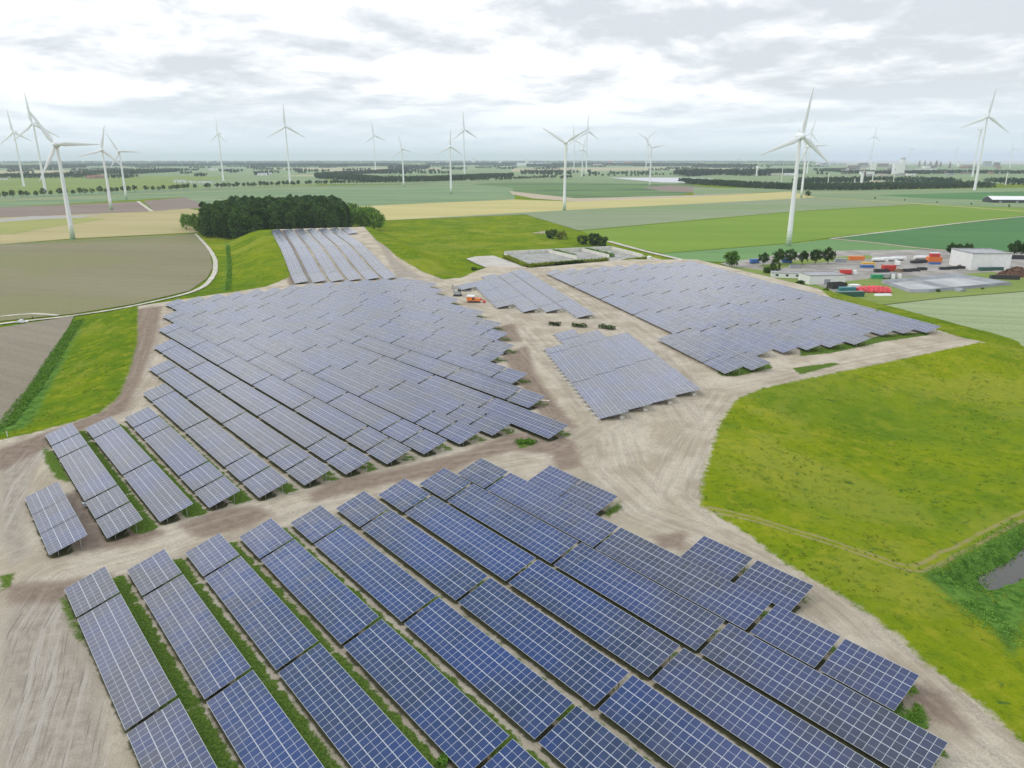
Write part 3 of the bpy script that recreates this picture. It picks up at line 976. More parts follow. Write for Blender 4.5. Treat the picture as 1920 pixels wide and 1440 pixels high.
def frame_mesh(n, k, posts):
    key = ('frame', n, k, posts)
    if key not in MESH:
        mb = MB()
        L, Wd = n * MODW, k * MODL
        for tt in np.linspace(0.35, Wd - 0.35, 2 * k):
            beam(mb, slope_pt(0.05, tt, -0.10), slope_pt(L - 0.05, tt, -0.10), 0.045)
        m_ = max(2, int(round(n / 4.5)))
        for s in np.linspace(0.6, L - 0.6, m_ + 1):
            beam(mb, slope_pt(s, 0.3, -0.20), slope_pt(s, Wd - 0.3, -0.20), 0.06)
            a = slope_pt(s, 0.72 * Wd, -0.25)
            beam(mb, (s, a[1] + 1.6, 0.35), a, 0.035)
            if posts:
                for fr in (0.22, 0.8):
                    a = slope_pt(s, fr * Wd, -0.22)
                    beam(mb, (s, a[1], -0.3), a, 0.06)
        MESH[key] = mb.mesh('support_frame', [m_alu])
    return MESH[key]


def post_mesh(fr, k):
    key = ('post', fr, k)
    if key not in MESH:
        mb = MB()
        a = slope_pt(0, fr * k * MODL, -0.22)
        beam(mb, (0, a[1], -0.3), a, 0.06)
        MESH[key] = mb.mesh('post', [m_alu])
    return MESH[key]


def block_mesh():
    if 'block' not in MESH:
        mb = MB()
        mb.box((0, 0, 0.36), (1.3, 0.75, 0.72), 0, 0, (1.22, 0.67))
        mb.box((0, 0, 0.76), (0.5, 0.3, 0.08), 0, 0)
        MESH['block'] = mb.mesh('ballast_block', [m_conc])
    return MESH['block']


ORD = ['first', 'second', 'third', 'fourth', 'fifth', 'sixth', 'seventh', 'eighth', 'ninth', 'tenth', 'eleventh', 'twelfth', 'thirteenth', 'fourteenth', 'fifteenth', 'sixteenth', 'seventeenth', 'eighteenth', 'nineteenth', 'twentieth', 'twenty-first', 'twenty-second']


def table(origin, az, n, L, k, sc, label, group, detail, slope=0.0, z=0.0, ballast=False, flat=1.0):
    rz = math.atan2(math.cos(az), math.sin(az))
    o = thing('solar_table', label, 'solar table', (origin[0], origin[1], z), rz, group)
    o.rotation_euler = (random.uniform(-0.007, 0.007), -slope, rz)
    o.scale = (L / (n * MODW), sc, sc * flat)
    if detail == 'modules':
        mm = module_mesh()
        for i in range(n):
            for j in range(k):
                inst('module', mm, o, slope_rel(i * MODW, j * MODL))
    else:
        inst('panel_surface', surface_mesh(n, k), o)
    ends = detail in ('modules', 'posts')
    inst('support_frame', frame_mesh(n, k, not ends and not ballast), o)
    if ends and not ballast:
        m_ = max(2, int(round(n / 4.5)))
        for s in np.linspace(0.6, n * MODW - 0.6, m_ + 1):
            for fr in (0.22, 0.8):
                inst('post', post_mesh(fr, k), o, (s, 0, 0))
    if ballast:
        nb = max(2, int(round(n * MODW / 3.0)))
        for s in np.linspace(0.7, n * MODW - 0.7, nb):
            for yy in (0.35, -k * MODL * CT * 0.80):
                inst('ballast_block', block_mesh(), o, (s, yy, 0), (0, 0, R(90)), (1, 1, 1 if yy > 0 else 1.5))
    return o


def slope_rel(s, tt):
    return (s, -tt * CT, tt * STT)


def kind_word(n):
    return 'short' if n < 15 else 'long'


def row_point(az, u, v):
    return (u * math.sin(az) + v * math.cos(az), u * math.cos(az) - v * math.sin(az))


def build_block(rows, az, block, detail, k, width, from_far, zoff=0.0, ballast=0):
    """width: plan width of a table in this block"""
    for r, (v0, v1, L) in enumerate(rows):
        ua, ub = min(l[0] for l in L), max(l[1] for l in L)
        da = math.atan2(v1 - v0, ub - ua) if ub > ua else 0
        order = sorted(L, key=lambda l: -l[0] if from_far else l[0])
        for i, (u0, u1, n) in enumerate(order):
            vv = v0 + (v1 - v0) * (u0 - ua) / max(ub - ua, 1)
            sc = width(r, u0) / (k * MODL * CT)
            # the low-near corner of the panel itself
            origin = row_point(az, u0, vv)
            near_end = (u0 - ua) < 0.5
            end = 'far' if from_far else 'near'
            lab = f'{kind_word(n)} {block[2]} solar table, {ORD[i]} from {end} end, {ORD[r]} row from left, {block[0]}'
            det = detail if detail == 'modules' else ('posts' if near_end else 'plain')
            table(origin, az + da, n, (u1 - u0) / math.cos(da), k, sc, lab, block[1], det, 0.0, zoff, ballast, 0.7 if ballast else 1.0)


# table low edges were surveyed at height H0, so scale keeps H0 close to 0.8
build_block(FRONT, AZ, ("front array", 'blue solar tables of the front array', 'blue'), 'modules', 3, lambda r, u: [5.8, 5.8, 5.8, 5.85, 5.9, 6.0, 6.05, 6.15, 6.2, 6.1][r], True)
build_block(MID, AZ, ("large middle array", 'grey solar tables of the large middle array', 'grey'), 'plain', 3, lambda r, u: min(6.25, 5.8 + 0.05 * r), False)
AZR = R(-15.23)
RT_N = 27
RT = []
near_u = [187.6, 188.8, 200.5, 204.2, 204.4, 204.9, 217.5, 217.5, 217.7, 216.5]
v_n = [117.4, 127.2, 138.2, 149.3, 159.1, 169.0, 179.9, 190.0, 199.8, 209.4, 218.4]
near_u = [187.6, 188.8, 201.0, 204.2, 204.4, 204.9, 206.0, 217.5, 217.5, 217.7, 216.5]
far_u = [233.5, 395.9, 398.0, 400.0, 402.0, 404.0, 405.0, 406.0, 407.0, 408.0, 409.6]
for i in range(11):
    L = []
    u = near_u[i]
    if i in (0, 1):
        L.append((u, u + 13.2, 11))
        u += 13.7
    # long tables are 36.8 m apart here, breaks lie on one line
    grid = [201.3, 238.4, 275.2, 311.9, 348.6, 385.3, 422]
    drift = 1.1 * i
    first = True
    for g0, g1 in zip(grid[:-1], grid[1:]):
        a, e_ = max(g0 + drift, u), min(g1 + drift - 0.95, far_u[i])
        if e_ - a > 4:
            L.append((a, e_, max(4, int(round((e_ - a) / 1.17)))))
    RT.append((v_n[i], v_n[i] - (0.4 if i else 0), L))
RT[1] = (127.2, 127.4, RT[1][2])
build_block(RT, AZR, ("right array", 'grey solar tables of the right-hand array', 'grey'), 'plain', 3, lambda r, u: 6.75, False)
# ballasted block next to the sandy yard
AZB = AZ + R(31.0)
B1 = [(47.3, 47.0, [(167.6, 198.5, 27), (198.9, 232.2, 29), (232.6, 239.4, 6)]),
      (55.0, 54.9, [(172.5, 204.5, 28), (204.9, 238.6, 29), (239.0, 250.2, 10), (250.6, 261.0, 9)]),
      (63.4, 63.6, [(177.1, 211.1, 29), (211.5, 245.4, 29), (245.8, 258.5, 11)]),
      (72.5, 73.0, [(182.9, 217.8, 30), (218.2, 253.0, 30)])]
build_block(B1, AZB, ("sandy yard block", 'solar tables on concrete blocks in the middle of the site', 'concrete-footed'), 'plain', 4, lambda r, u: 7.5, False, 0.0, 1)
AZB2 = AZ + R(27.8)
B2 = [(48.8, 48.4, [(358.7, 373.0, 11)]),
      (57.8, 57.2, [(310.5, 322.9, 10), (323.3, 351.3, 25), (351.7, 381.5, 27)]),
      (66.9, 66.0, [(299.0, 331.1, 28), (331.5, 361.7, 27), (362.1, 400.0, 34)]),
      (76.3, 75.6, [(297.0, 308.9, 10), (309.3, 342.9, 30), (343.3, 374.1, 27), (374.5, 403.0, 25)]),
      (86.2, 85.6, [(283.2, 318.1, 31), (318.5, 353.5, 31), (353.9, 385.6, 28), (386.0, 416.0, 26)])]
build_block(B2, AZB2, ("upper block", 'solar tables on concrete blocks behind the red machine', 'concrete-footed'), 'plain', 4, lambda r, u: 7.3, False, 0.0, 1)
# rows climbing the far mound
for r in range(7):
    t0 = (-33.5 + 9.35 * r)
    s_list = [0.0, 27.5, 72, 116, 160, 204, 246] if r < 6 else [196, 222, 246]
    if r == 5:
        s_list[0] = -2.0
    for i, (a, e_) in enumerate(zip(s_list[:-1], s_list[1:])):
        e2 = e_ - 0.4
        za, ze = float(mound_h(a)), float(mound_h(e2))
        P = MO + MA * a + MB_ * t0
        sl = math.atan2(ze - za, e2 - a)
        lab = f'{kind_word((e2 - a) / 1.02 * 0.6)} pale solar table, {ORD[i]} from near end, {ORD[r]} row from left, far mound'
        n = max(9, int(round((e2 - a) / 1.05)))
        table(P, MAZ, n, (e2 - a) / math.cos(sl), 3, 1.2, lab, 'pale solar tables climbing the far mound', 'posts' if i == 0 else 'plain', sl, za, False, 0.5)

# ------------------------------------------------------------------ vegetation
LEAF = {}


def leaf_cloud(C, size, up=0.2, jitter=0.35):
    """numpy quads, one leaf clump per centre"""
    C = np.asarray(C, float)
    n = len(C)
    N = np.random.normal(0, 1, (n, 3))
    N[:, 2] += up
    N /= np.linalg.norm(N, axis=1, keepdims=True)
    T = np.cross(N, np.random.normal(0, 1, (n, 3)))
    T /= np.linalg.norm(T, axis=1, keepdims=True) + 1e-9
    W = np.cross(N, T)
    s = (np.asarray(size) * np.random.uniform(1 - jitter, 1 + jitter, n))[:, None]
    k = s * np.random.uniform(0.5, 0.8, n)[:, None]
    return np.stack([C - T * s, C - W * k + T * s * 0.2, C + T * s, C + W * k - T * s * 0.1], 1).reshape(-1, 3)


def quad_mesh(name, V, m):
    n = len(V) // 4
    me = bpy.data.meshes.new(name)
    me.vertices.add(len(V))
    me.vertices.foreach_set('co', V.astype(np.float32).ravel())
    me.loops.add(len(V))
    me.loops.foreach_set('vertex_index', np.arange(len(V), dtype=np.int32))
    me.polygons.add(n)
    me.polygons.foreach_set('loop_start', np.arange(0, len(V), 4, dtype=np.int32))
    me.polygons.foreach_set('loop_total', np.full(n, 4, dtype=np.int32))
    me.update()
    me.validate()
    me.materials.append(m)
    return me


def crown_points(h, w, base, nclump, per, clump_r, shape='round'):
    """clump centres over a crown volume, then leaves round each clump"""
    P = []
    while len(P) < nclump:
        d = np.random.normal(0, 1, 3)
        d /= np.linalg.norm(d)
        r = np.random.uniform(0.35, 1.0) ** 0.6
        zc = (base + h) / 2
        zr = (h - base) / 2
        if shape == 'poplar':
            z = np.random.uniform(base, h)
            fr = (z - base) / (h - base)
            rad = w / 2 * (0.75 + 0.25 * math.sin(fr * 3.1)) * (1 if fr < 0.72 else max(0.3, math.sqrt(max(0.0, 1 - ((fr - 0.72) / 0.29) ** 2))))
            a = np.random.uniform(0, 6.283)
            rr = rad * r
            P.append((rr * math.cos(a), rr * math.sin(a), z))
        else:
            p_ = np.array([d[0] * w / 2 * r, d[1] * w / 2 * r, zc + d[2] * zr * r])
            if p_[2] < base + 0.12 * h * np.random.rand():
                continue
            P.append(tuple(p_))
    P = np.array(P)
    c = np.repeat(P, per, 0)
    d = np.random.normal(0, 1, c.shape)
    d /= np.linalg.norm(d, axis=1, keepdims=True)
    return c + d * (clump_r * np.random.uniform(0.2, 1.0, len(c)) ** 0.5)[:, None]


m_bark = mat('grey_brown_bark', (0.10, 0.085, 0.065), 0.95, spec=0.1, var=0.3, vscale=2.0)
FOL = {
    'avenue': foliage('avenue_leaves', (0.030, 0.065, 0.018), (0.085, 0.135, 0.035)),
    'poplar': foliage('poplar_leaves', (0.022, 0.055, 0.015), (0.12, 0.21, 0.05), objrand=0.3),
    'light': foliage('light_leaves', (0.07, 0.16, 0.022), (0.21, 0.35, 0.055), objrand=0.12),
    'yard': foliage('yard_leaves', (0.024, 0.058, 0.014), (0.075, 0.135, 0.03)),
    'fresh': foliage('fresh_leaves', (0.045, 0.11, 0.012), (0.13, 0.25, 0.03)),
    'yellow': foliage('yellow_leaves', (0.13, 0.17, 0.015), (0.32, 0.36, 0.04)),
    'far': foliage('far_leaves', (0.022, 0.050, 0.022), (0.065, 0.110, 0.045), objrand=0.1),
    'reed': foliage('reed_leaves', (0.07, 0.17, 0.02), (0.20, 0.36, 0.06), objrand=0.05),
}


def trunk_mesh(h, base, r, limbs=4, seed=0):
    rs = random.Random(seed)
    mb = MB()
    pts = [Vector((0, 0, -0.2)), Vector((rs.uniform(-.2, .2), rs.uniform(-.2, .2), base * 0.7)), Vector((rs.uniform(-.4, .4), rs.uniform(-.4, .4), base + (h - base) * 0.45)), Vector((rs.uniform(-.4, .4), rs.uniform(-.4, .4), h * 0.9))]
    rad = [r, r * 0.8, r * 0.5, r * 0.12]
    for i in range(3):
        mb.tube(pts[i], pts[i + 1], rad[i], rad[i + 1], 6)
    for k in range(limbs):
        a = k * 6.28 / limbs + rs.uniform(-.4, .4)
        st = pts[1].lerp(pts[2], rs.uniform(0.1, 0.9))
        L = (h - base) * rs.uniform(0.28, 0.42)
        mb.tube(st, st + Vector((math.cos(a) * L * 0.8, math.sin(a) * L * 0.8, L * 0.7)), r * 0.4, r * 0.08, 5)
    return mb.mesh('trunk', [m_bark])


def tree_kind(key, h, w, base, nclump, per, clump_r, leaf, fol, shape='round', nvar=3, tr=0.25):
    L = []
    for v in range(nvar):
        pts = crown_points(h, w, base, nclump, per, clump_r, shape)
        L.append((quad_mesh('crown', leaf_cloud(pts, leaf, 0.9), FOL[fol]), trunk_mesh(h, base, tr, 4, v)))
    LEAF[key] = L


tree_kind('avenue', 13.5, 11.0, 4.2, 24, 14, 1.7, 0.95, 'avenue', nvar=5, tr=0.3)
tree_kind('poplar', 27, 11.5, 2.0, 100, 20, 1.6, 0.75, 'poplar', 'poplar', nvar=5, tr=0.35)
tree_kind('light', 14, 12, 1.0, 60, 22, 1.8, 0.65, 'light', nvar=3, tr=0.3)
tree_kind('yard', 10.5, 8.2, 2.6, 60, 26, 1.05, 0.42, 'yard', nvar=4, tr=0.24)
tree_kind('fresh', 10, 9.0, 1.9, 70, 26, 1.1, 0.42, 'fresh', nvar=2, tr=0.24)
tree_kind('conifer', 9.5, 5.5, 0.3, 60, 24, 0.9, 0.4, 'yard', 'poplar', nvar=1, tr=0.22)
tree_kind('bush', 4.2, 5.2, 0.0, 36, 22, 0.75, 0.34, 'yard', nvar=2, tr=0.12)
tree_kind('freshbush', 4.0, 5.0, 0.0, 36, 22, 0.75, 0.34, 'fresh', nvar=2, tr=0.12)
tree_kind('yellowbush', 4.0, 5.6, 0.0, 36, 22, 0.75, 0.34, 'yellow', nvar=1, tr=0.12)
tree_kind('sapling', 4.0, 2.6, 1.1, 14, 10, 0.5, 0.35, 'avenue', nvar=2, tr=0.08)


def tree(name, key, x, y, z, label, cat='tree', group=None, s=1.0, var=None, sw=1.0):
    V = LEAF[key]
    cr_, tk = V[random.randrange(len(V)) if var is None else var % len(V)]
    o = thing(name, label, cat, (x, y, z), random.uniform(0, 6.28), group)
    o.scale = (s * sw, s * sw, s)
    inst('crown', cr_, o)
    inst('trunk', tk, o)
    return o


def along(pl, step):
    """pixel polyline -> ground points every step metres"""
    P = [np.array(G(*p)) for p in pl]
    out, carry = [], 0.0
    for a, c_ in zip(P[:-1], P[1:]):
        L = np.linalg.norm(c_ - a)
        t_ = carry
        while t_ < L:
            out.append(a + (c_ - a) * t_ / L)
            t_ += step
        carry = t_ - L
    return out


random.seed(11)
np.random.seed(11)
# avenue of trees along the polder road (with the gaps the road really has)
for pl, step in (([(-6, 373), (110, 367.5), (250, 360.5), (330, 357)], 15.0), ([(326, 356.5), (420, 353), (505, 350.5)], 11.5), ([(510, 350), (640, 346), (760, 343.5), (960, 339)], 11.5), ([(965, 338), (1045, 334.5)], 13.0), ([(1052, 336.5), (1072, 334)], 16.0), ([(1094, 332), (1180, 331.5), (1250, 329.5), (1345, 327)], 26.0)):
    for P in along(pl, step):
        if random.random() < 0.10:
            continue
        tree('avenue_tree', 'avenue', P[0] + random.uniform(-2, 2), P[1] + random.uniform(-3, 3), FIELD_Z, 'small round-crowned dark tree in the long roadside row across the fields', 'tree', 'avenue trees along the far road', random.uniform(0.75, 1.12))
# saplings on the verge of the right-hand road
for P in along([(1640, 374), (1780, 382.5), (1925, 392)], 62.0):
    tree('young_tree', 'sapling', P[0], P[1], FIELD_Z, 'tiny young tree on the dry verge of the far right road', 'tree', 'saplings along the road verge', random.uniform(0.8, 1.2))
# the dense poplar wood behind the mound
wood_poly = [G(*p) for p in ((386, 447), (446, 454), (520, 449), (600, 446), (640, 443), (654, 434), (632, 405), (560, 403), (440, 410), (384, 430))]
xs = [p[0] for p in wood_poly]
ys = [p[1] for p in wood_poly]
cnt = 0
yy = min(ys)
while yy < max(ys):
    xx = min(xs)
    while xx < max(xs):
        px_, py_ = xx + random.uniform(-2.5, 2.5), yy + random.uniform(-2.5, 2.5)
        if sdf(np.array([px_]), np.array([py_]), wood_poly)[0] > 0:
            tree('poplar_tree', 'poplar', px_, py_, FIELD_Z, 'tall dark poplar packed into the dense wood behind the solar mound', 'tree', 'poplars of the dense wood', random.uniform(0.76, 0.98))
            cnt += 1
        xx += 11.0
    yy += 12.0
for px_, py_, s, lab in ((366, 433, 1.2, 'light green bushy tree at the left end of the dense wood'), (380, 439, 1.2, 'light green bushy tree between the dense wood and the farm track'),
                         (351, 430, 1.1, 'narrow light tree standing out left of the dense wood'), (655, 428, 1.55, 'broad light green tree tucked against the right side of the wood'),
                         (677, 431, 1.6, 'broad light green tree second from the right end of the wood'), (702, 432, 1.55, 'broad light green tree at the right end of the dense wood'),
                         (663, 420, 1.6, 'light green tree behind the broad trees right of the wood'), (690, 423, 1.45, 'light green tree at the back right corner of the wood')):
    x, y = G(px_, py_)
    tree('broad_tree', 'light', x, y, FIELD_Z, lab, 'tree', None, s)


def far_wood(label, pl, depth, height, spacing=9.0, fol='far', per=44, leaf=1.9, name='woods', raw=False):
    """a distant wood that reads as one mass"""
    C = []
    for P in (pl if raw else along(pl, spacing)):
        nrow = max(1, int(depth / spacing))
        for j in range(nrow):
            hh = height * random.uniform(0.7, 1.1)
            wv = hh * random.uniform(0.5, 0.7)
            c0 = np.array([P[0] + random.uniform(-.4, .4) * spacing, P[1] + j * spacing * 1.3 + random.uniform(-.5, .5) * spacing])
            k = per if j < 3 else per // 2
            d = np.random.normal(0, 1, (k, 3))
            d /= np.linalg.norm(d, axis=1, keepdims=True)
            r = np.random.uniform(0.4, 1.0, (k, 1)) ** 0.5
            lo = 0.04 if j < 2 else 0.3
            pts = np.concatenate([c0 + d[:, :2] * r * wv / 2, (FIELD_Z + hh * (0.5 + lo / 2) + d[:, 2:3] * r * hh * (0.5 - lo / 2))], 1)
            C.append(pts)
    C = np.concatenate(C)
    o = link(bpy.data.objects.new(name, quad_mesh(name, leaf_cloud(C, leaf, 0.5), FOL[fol])))
    return tag(o, label, 'wood', None, 'stuff')


far_wood('wide dark wood beyond the avenue in the centre distance', [(592, 335), (660, 338), (700, 342), (820, 340), (900, 335.5), (960, 333)], 130, 17, 11)
far_wood('narrow extension of the central distant wood', [(590, 332), (640, 329), (700, 325), (760, 321)], 90, 17, 15, leaf=2.6)
far_wood('dark tree belt on the far left behind the turbines', [(-20, 334), (80, 334), (160, 333)], 110, 18, 11)
far_wood('tree belt left of centre near the farm sheds', [(160, 326), (240, 327), (330, 322)], 80, 18, 14, leaf=2.6)
far_wood('small tree belt behind the farm sheds', [(200, 334), (246, 334)], 60, 15, 12)
far_wood('small copse in the left fields', [(366, 331), (384, 331)], 40, 16, 10)
far_wood('wide dark wood in front of the industrial works', [(1290, 345), (1340, 348), (1420, 353), (1500, 357), (1600, 357), (1700, 355), (1790, 353), (1868, 352)], 95, 15, 8.5)
far_wood('dark tree belt along the works behind the front wood', [(1500, 345), (1560, 343), (1640, 341), (1740, 342), (1800, 345)], 60, 17, 13, leaf=2.4)
far_wood('dark wood at the far right edge', [(1884, 346), (1960, 349), (2060, 350)], 90, 19, 11)
far_wood('hazy wood rising left of the works', [(1290, 331), (1340, 328), (1420, 330), (1500, 327)], 260, 24, 22, leaf=4.5)
far_wood('hazy trees behind the right turbines', [(1590, 326), (1700, 327), (1800, 325), (1870, 326), (1940, 326)], 120, 17, 16, leaf=3.2)
for i, (x0, x1, yb, dep, hh) in enumerate(((-40, 120, 316, 300, 22), (100, 360, 312, 300, 24), (380, 500, 311, 500, 24), (470, 650, 313, 350, 26), (640, 740, 312, 300, 26), (730, 800, 317, 200, 24), (800, 1010, 310, 400, 26), (990, 1060, 313, 200, 24), (1040, 1200, 311, 400, 28), (1190, 1330, 312, 400, 28), (1330, 1420, 315, 400, 28), (0, 600, 306.5, 400, 30), (560, 1100, 305.5, 400, 30), (1050, 1520, 305.5, 400, 28))):
    far_wood(f'{ORD[i]} hazy tree belt along the horizon counted from the left', [(x0, yb), ((x0 + x1) / 2, yb - random.uniform(0, 0.8)), (x1, yb)], dep, hh, 30 if yb > 308 else 70, leaf=8 if yb > 308 else 17, per=40)

pts_ = []
for k in range(260):
    yb = 304.5 + 24 * random.random() ** 2.2
    a_ = np.array(G(random.uniform(-60, 1560), yb))
    L_ = random.uniform(40, 420) * (1 if yb < 314 else 0.5)
    for m_ in range(int(L_ / 16)):
        pts_.append(a_ + np.array([m_ * 16.0, m_ * random.uniform(-3, 3)]))
far_wood('scattered hedgerows and copses over the distant farmland', pts_, 34, 15, 17, leaf=4.2, per=16, raw=True)
# yard and meadow trees
for px_, py_, key, s, lab in ((1371, 503, 'fresh', 1.08, 'bright green round tree at the corner of the right solar array'), (1430, 500, 'yard', 0.85, 'dark slim-trunked tree left of the clipped yard tree row'),
                              (1459, 497, 'yard', 0.98, 'dark yard tree behind the tall conifer-shaped shrub'), (1481, 497, 'yard', 0.98, 'dark yard tree over the blue container'),
                              (1504, 498, 'yard', 0.9, 'third dark yard tree from the right end of the row'), (1528, 497, 'yard', 1.0, 'dark yard tree next to the rightmost of the row'), (1552, 496, 'yard', 1.04, 'rightmost and fullest dark tree of the yard row'),
                              (1452, 516, 'conifer', 1.0, 'dense upright dark shrub tree left of the white office'), (1438, 513, 'freshbush', 1.05, 'bright bush at the foot of the upright shrub tree'),
                              (1499, 538, 'bush', 1.0, 'dark round bush in front of the white flat-roofed building'), (1548, 549, 'freshbush', 0.7, 'low green bush beside the stacked black frames'),
                              (1784, 483, 'yard', 0.95, 'dark broad tree left of the white warehouse'), (1812, 482, 'yard', 0.93, 'dark tree just behind the white warehouse corner'), (1797, 485, 'yard', 0.95, 'dark leaning tree in front of the pair by the warehouse'),
                              (1901, 482, 'yard', 1.1, 'dark tree at the right picture edge behind the yard'), (1919, 483, 'yard', 1.1, 'half-cropped dark tree at the right edge'),
                              (1514, 371, 'avenue', 0.95, 'single round tree at the tip of the wheat field'),
                              (894, 517, 'bush', 1.35, 'dark round bush behind the upper concrete-footed tables'), (1034, 447, 'bush', 2.0, 'dark bush beside the yellow one in the meadow'), (1053, 449, 'yellowbush', 1.8, 'yellow-green bush on the meadow'),
                              (1112, 460, 'bush', 2.3, 'dark thicket bush behind the storage bays'), (1127, 462, 'bush', 2.1, 'dark thicket bush next to the track behind the bays'), (1092, 458, 'bush', 1.7, 'small dark bush left of the thicket behind the bays'),
                              (1758, 549, 'freshbush', 0.5, 'small bush on the edge of the lined basin'), (1842, 544, 'freshbush', 0.35, 'tiny bush on the right rim of the lined basin')):
    x, y = G(px_, py_)
    tree('yard_tree' if key in ('yard', 'fresh', 'avenue', 'conifer') else 'bush', key, x, y, FIELD_Z, lab, 'tree' if key in ('yard', 'fresh', 'avenue', 'conifer') else 'bush', None, s)


def hedge(name, label, pts, width, height, fol, density=14, leaf=0.35, cat='hedge', terr=False, kind=None, z=None):
    P = [np.array(GT(*p) if terr else G(*p, FIELD_Z if z is None else z)) for p in pts]
    C = []
    for a, c_ in zip(P[:-1], P[1:]):
        L = np.linalg.norm(c_ - a)
        n = int(L * density)
        tt = np.random.uniform(0, 1, n)
        nrm = np.array([-(c_ - a)[1], (c_ - a)[0]]) / L
        off = np.random.uniform(-0.5, 0.5, n) * width
        xy = a + (c_ - a) * tt[:, None] + nrm * off[:, None]
        top = height * (0.65 + 0.35 * np.sin(xy[:, 0] * 0.9 + xy[:, 1] * 0.7) ** 2)
        zz = np.random.uniform(0, 1, n) ** 0.6 * top
        base = zfun(xy[:, 0], xy[:, 1]) if z is None else z
        C.append(np.concatenate([xy, (base + zz)[:, None]], 1))
    o = link(bpy.data.objects.new(name, quad_mesh(name, leaf_cloud(np.concatenate(C), leaf, 1.8), FOL[fol])))
    return tag(o, label, cat, None, kind)


hedge('reeds', 'thick green reed strip along the left ditch between bank and ploughed field', [(-10, 806), (12, 797), (40, 758), (62, 734), (105, 665), (148, 602)], 4.0, 0.85, 'reed', 90, 0.2, 'reeds', False, 'stuff')
hedge('reeds', 'green reeds on the near bank of the right ditch', [(1790, 1122), (1850, 1165), (1930, 1215)], 6.5, 0.55, 'reed', 70, 0.15, 'reeds', True, 'stuff')
hedge('reeds', 'green reeds along the far bank of the right ditch', [(1770, 1092), (1840, 1050), (1925, 1000)], 6.5, 0.55, 'reed', 70, 0.15, 'reeds', True, 'stuff')
hedge('reeds', 'narrow reed line down the left flank of the mound', [(427, 462), (431, 500), (428, 545)], 2.5, 1.0, 'reed', 20, 0.4, 'reeds', True, 'stuff')
for i, (pts, lab) in enumerate((([(1030, 609), (1050, 611)], 'low leafy weed clump nearest the track fork'), ([(1072, 612), (1100, 614)], 'low leafy weed clump behind the small top tables'), ([(1124, 614), (1152, 619)], 'low leafy weed clump right of the footed block'))):
    hedge('shrub_clump', lab, pts, 2.6, 1.5, 'yard', 90, 0.26, 'shrubs', False, None, 0.0)
hedge('shrub_clump', 'bright weed clump on the dirt road between the two big arrays', [(968, 832), (985, 828), (1002, 832)], 2.6, 0.8, 'fresh', 90, 0.2, 'weeds', False, None, 0.0)
hedge('shrub_clump', 'round grass mound at the end of the right front row', [(1690, 1352), (1715, 1340), (1735, 1345)], 4.2, 0.28, 'reed', 420, 0.09, 'weeds', False, None, 0.0)
hedge('shrub_clump', 'dark bush sprouting in the gap at the bottom of the picture', [(822, 1428), (840, 1432)], 1.3, 0.9, 'reed', 260, 0.14, 'weeds', False, None, 0.0)

# tufts all over the rough banks: nobody could count them
rs = np.random.RandomState(5)
cand = np.stack([rs.uniform(-210, 260, 90000), rs.uniform(66, 420, 90000)], 1)
ok = np.full(len(cand), -50.0)
for poly in ZONES['grass']:
    ok = np.maximum(ok, sdf(cand[:, 0], cand[:, 1], poly))
cand = cand[ok > 0.3]
dens = 0.5 + 0.5 * np.sin(cand[:, 0] * 0.21 + 1.3 * np.sin(cand[:, 1] * 0.13)) * np.sin(cand[:, 1] * 0.17 + np.sin(cand[:, 0] * 0.11))
cand = cand[rs.uniform(0, 1, len(cand)) < dens ** 1.6 * 0.8]
zt = zfun(cand[:, 0], cand[:, 1])
rep = 3
C = np.repeat(np.concatenate([cand, zt[:, None] + 0.12], 1), rep, 0)
C[:, :2] += rs.normal(0, 0.22, (len(C), 2))
o = link(bpy.data.objects.new('grass', quad_mesh('grass', leaf_cloud(C, 0.2, 2.5), foliage('grass_tufts', (0.10, 0.165, 0.012), (0.235, 0.28, 0.03), objrand=0.0))))
tag(o, 'rough grass tufts over the green banks around the arrays', 'grass', None, 'stuff')

# ------------------------------------------------------------------ wind turbines
m_white = mat('turbine_white', (0.78, 0.79, 0.80), 0.35)
m_grn = [mat(f'tower_green_{i}', c_, 0.5) for i, c_ in enumerate(((0.20, 0.30, 0.16), (0.30, 0.40, 0.25), (0.42, 0.50, 0.36), (0.55, 0.61, 0.50), (0.66, 0.70, 0.63)))]
m_found = mat('foundation_concrete', (0.55, 0.54, 0.50), 0.9, spec=0.1, var=0.1, vscale=0.5)


def blade_mesh():
    if 'blade' in MESH:
        return MESH['blade']
    st = [(0.0, .026, .026, 0), (0.05, .026, .026, 5), (0.13, .046, .022, 16), (0.22, .056, .016, 13), (0.4, .042, .010, 8), (0.6, .031, .007, 4), (0.8, .021, .004, 2), (0.95, .012, .0025, 0), (1.0, .003, .001, 0)]
    v, f = [], []
    n = 10
    for z, ch, th_, tw in st:
        tw = R(tw)
        for k in range(n):
            a = 2 * math.pi * k / n
            x, y = ch * math.cos(a) - ch * 0.25, th_ * math.sin(a)
            if z < 0.08:
                x = ch * math.cos(a)
            v.append((x * math.cos(tw) - y * math.sin(tw), x * math.sin(tw) + y * math.cos(tw), z))
    for i in range(len(st) - 1):
        for k in range(n):
            j = (k + 1) % n
            f.append((i * n + k, i * n + j, (i + 1) * n + j, (i + 1) * n + k))
    f.append(tuple(range((len(st) - 1) * n, len(st) * n)))
    me = bpy.data.meshes.new('blade')
    me.from_pydata(v, [], f)
    me.polygons.foreach_set('use_smooth', [True] * len(f))
    me.materials.append(m_white)
    MESH['blade'] = me
    return me


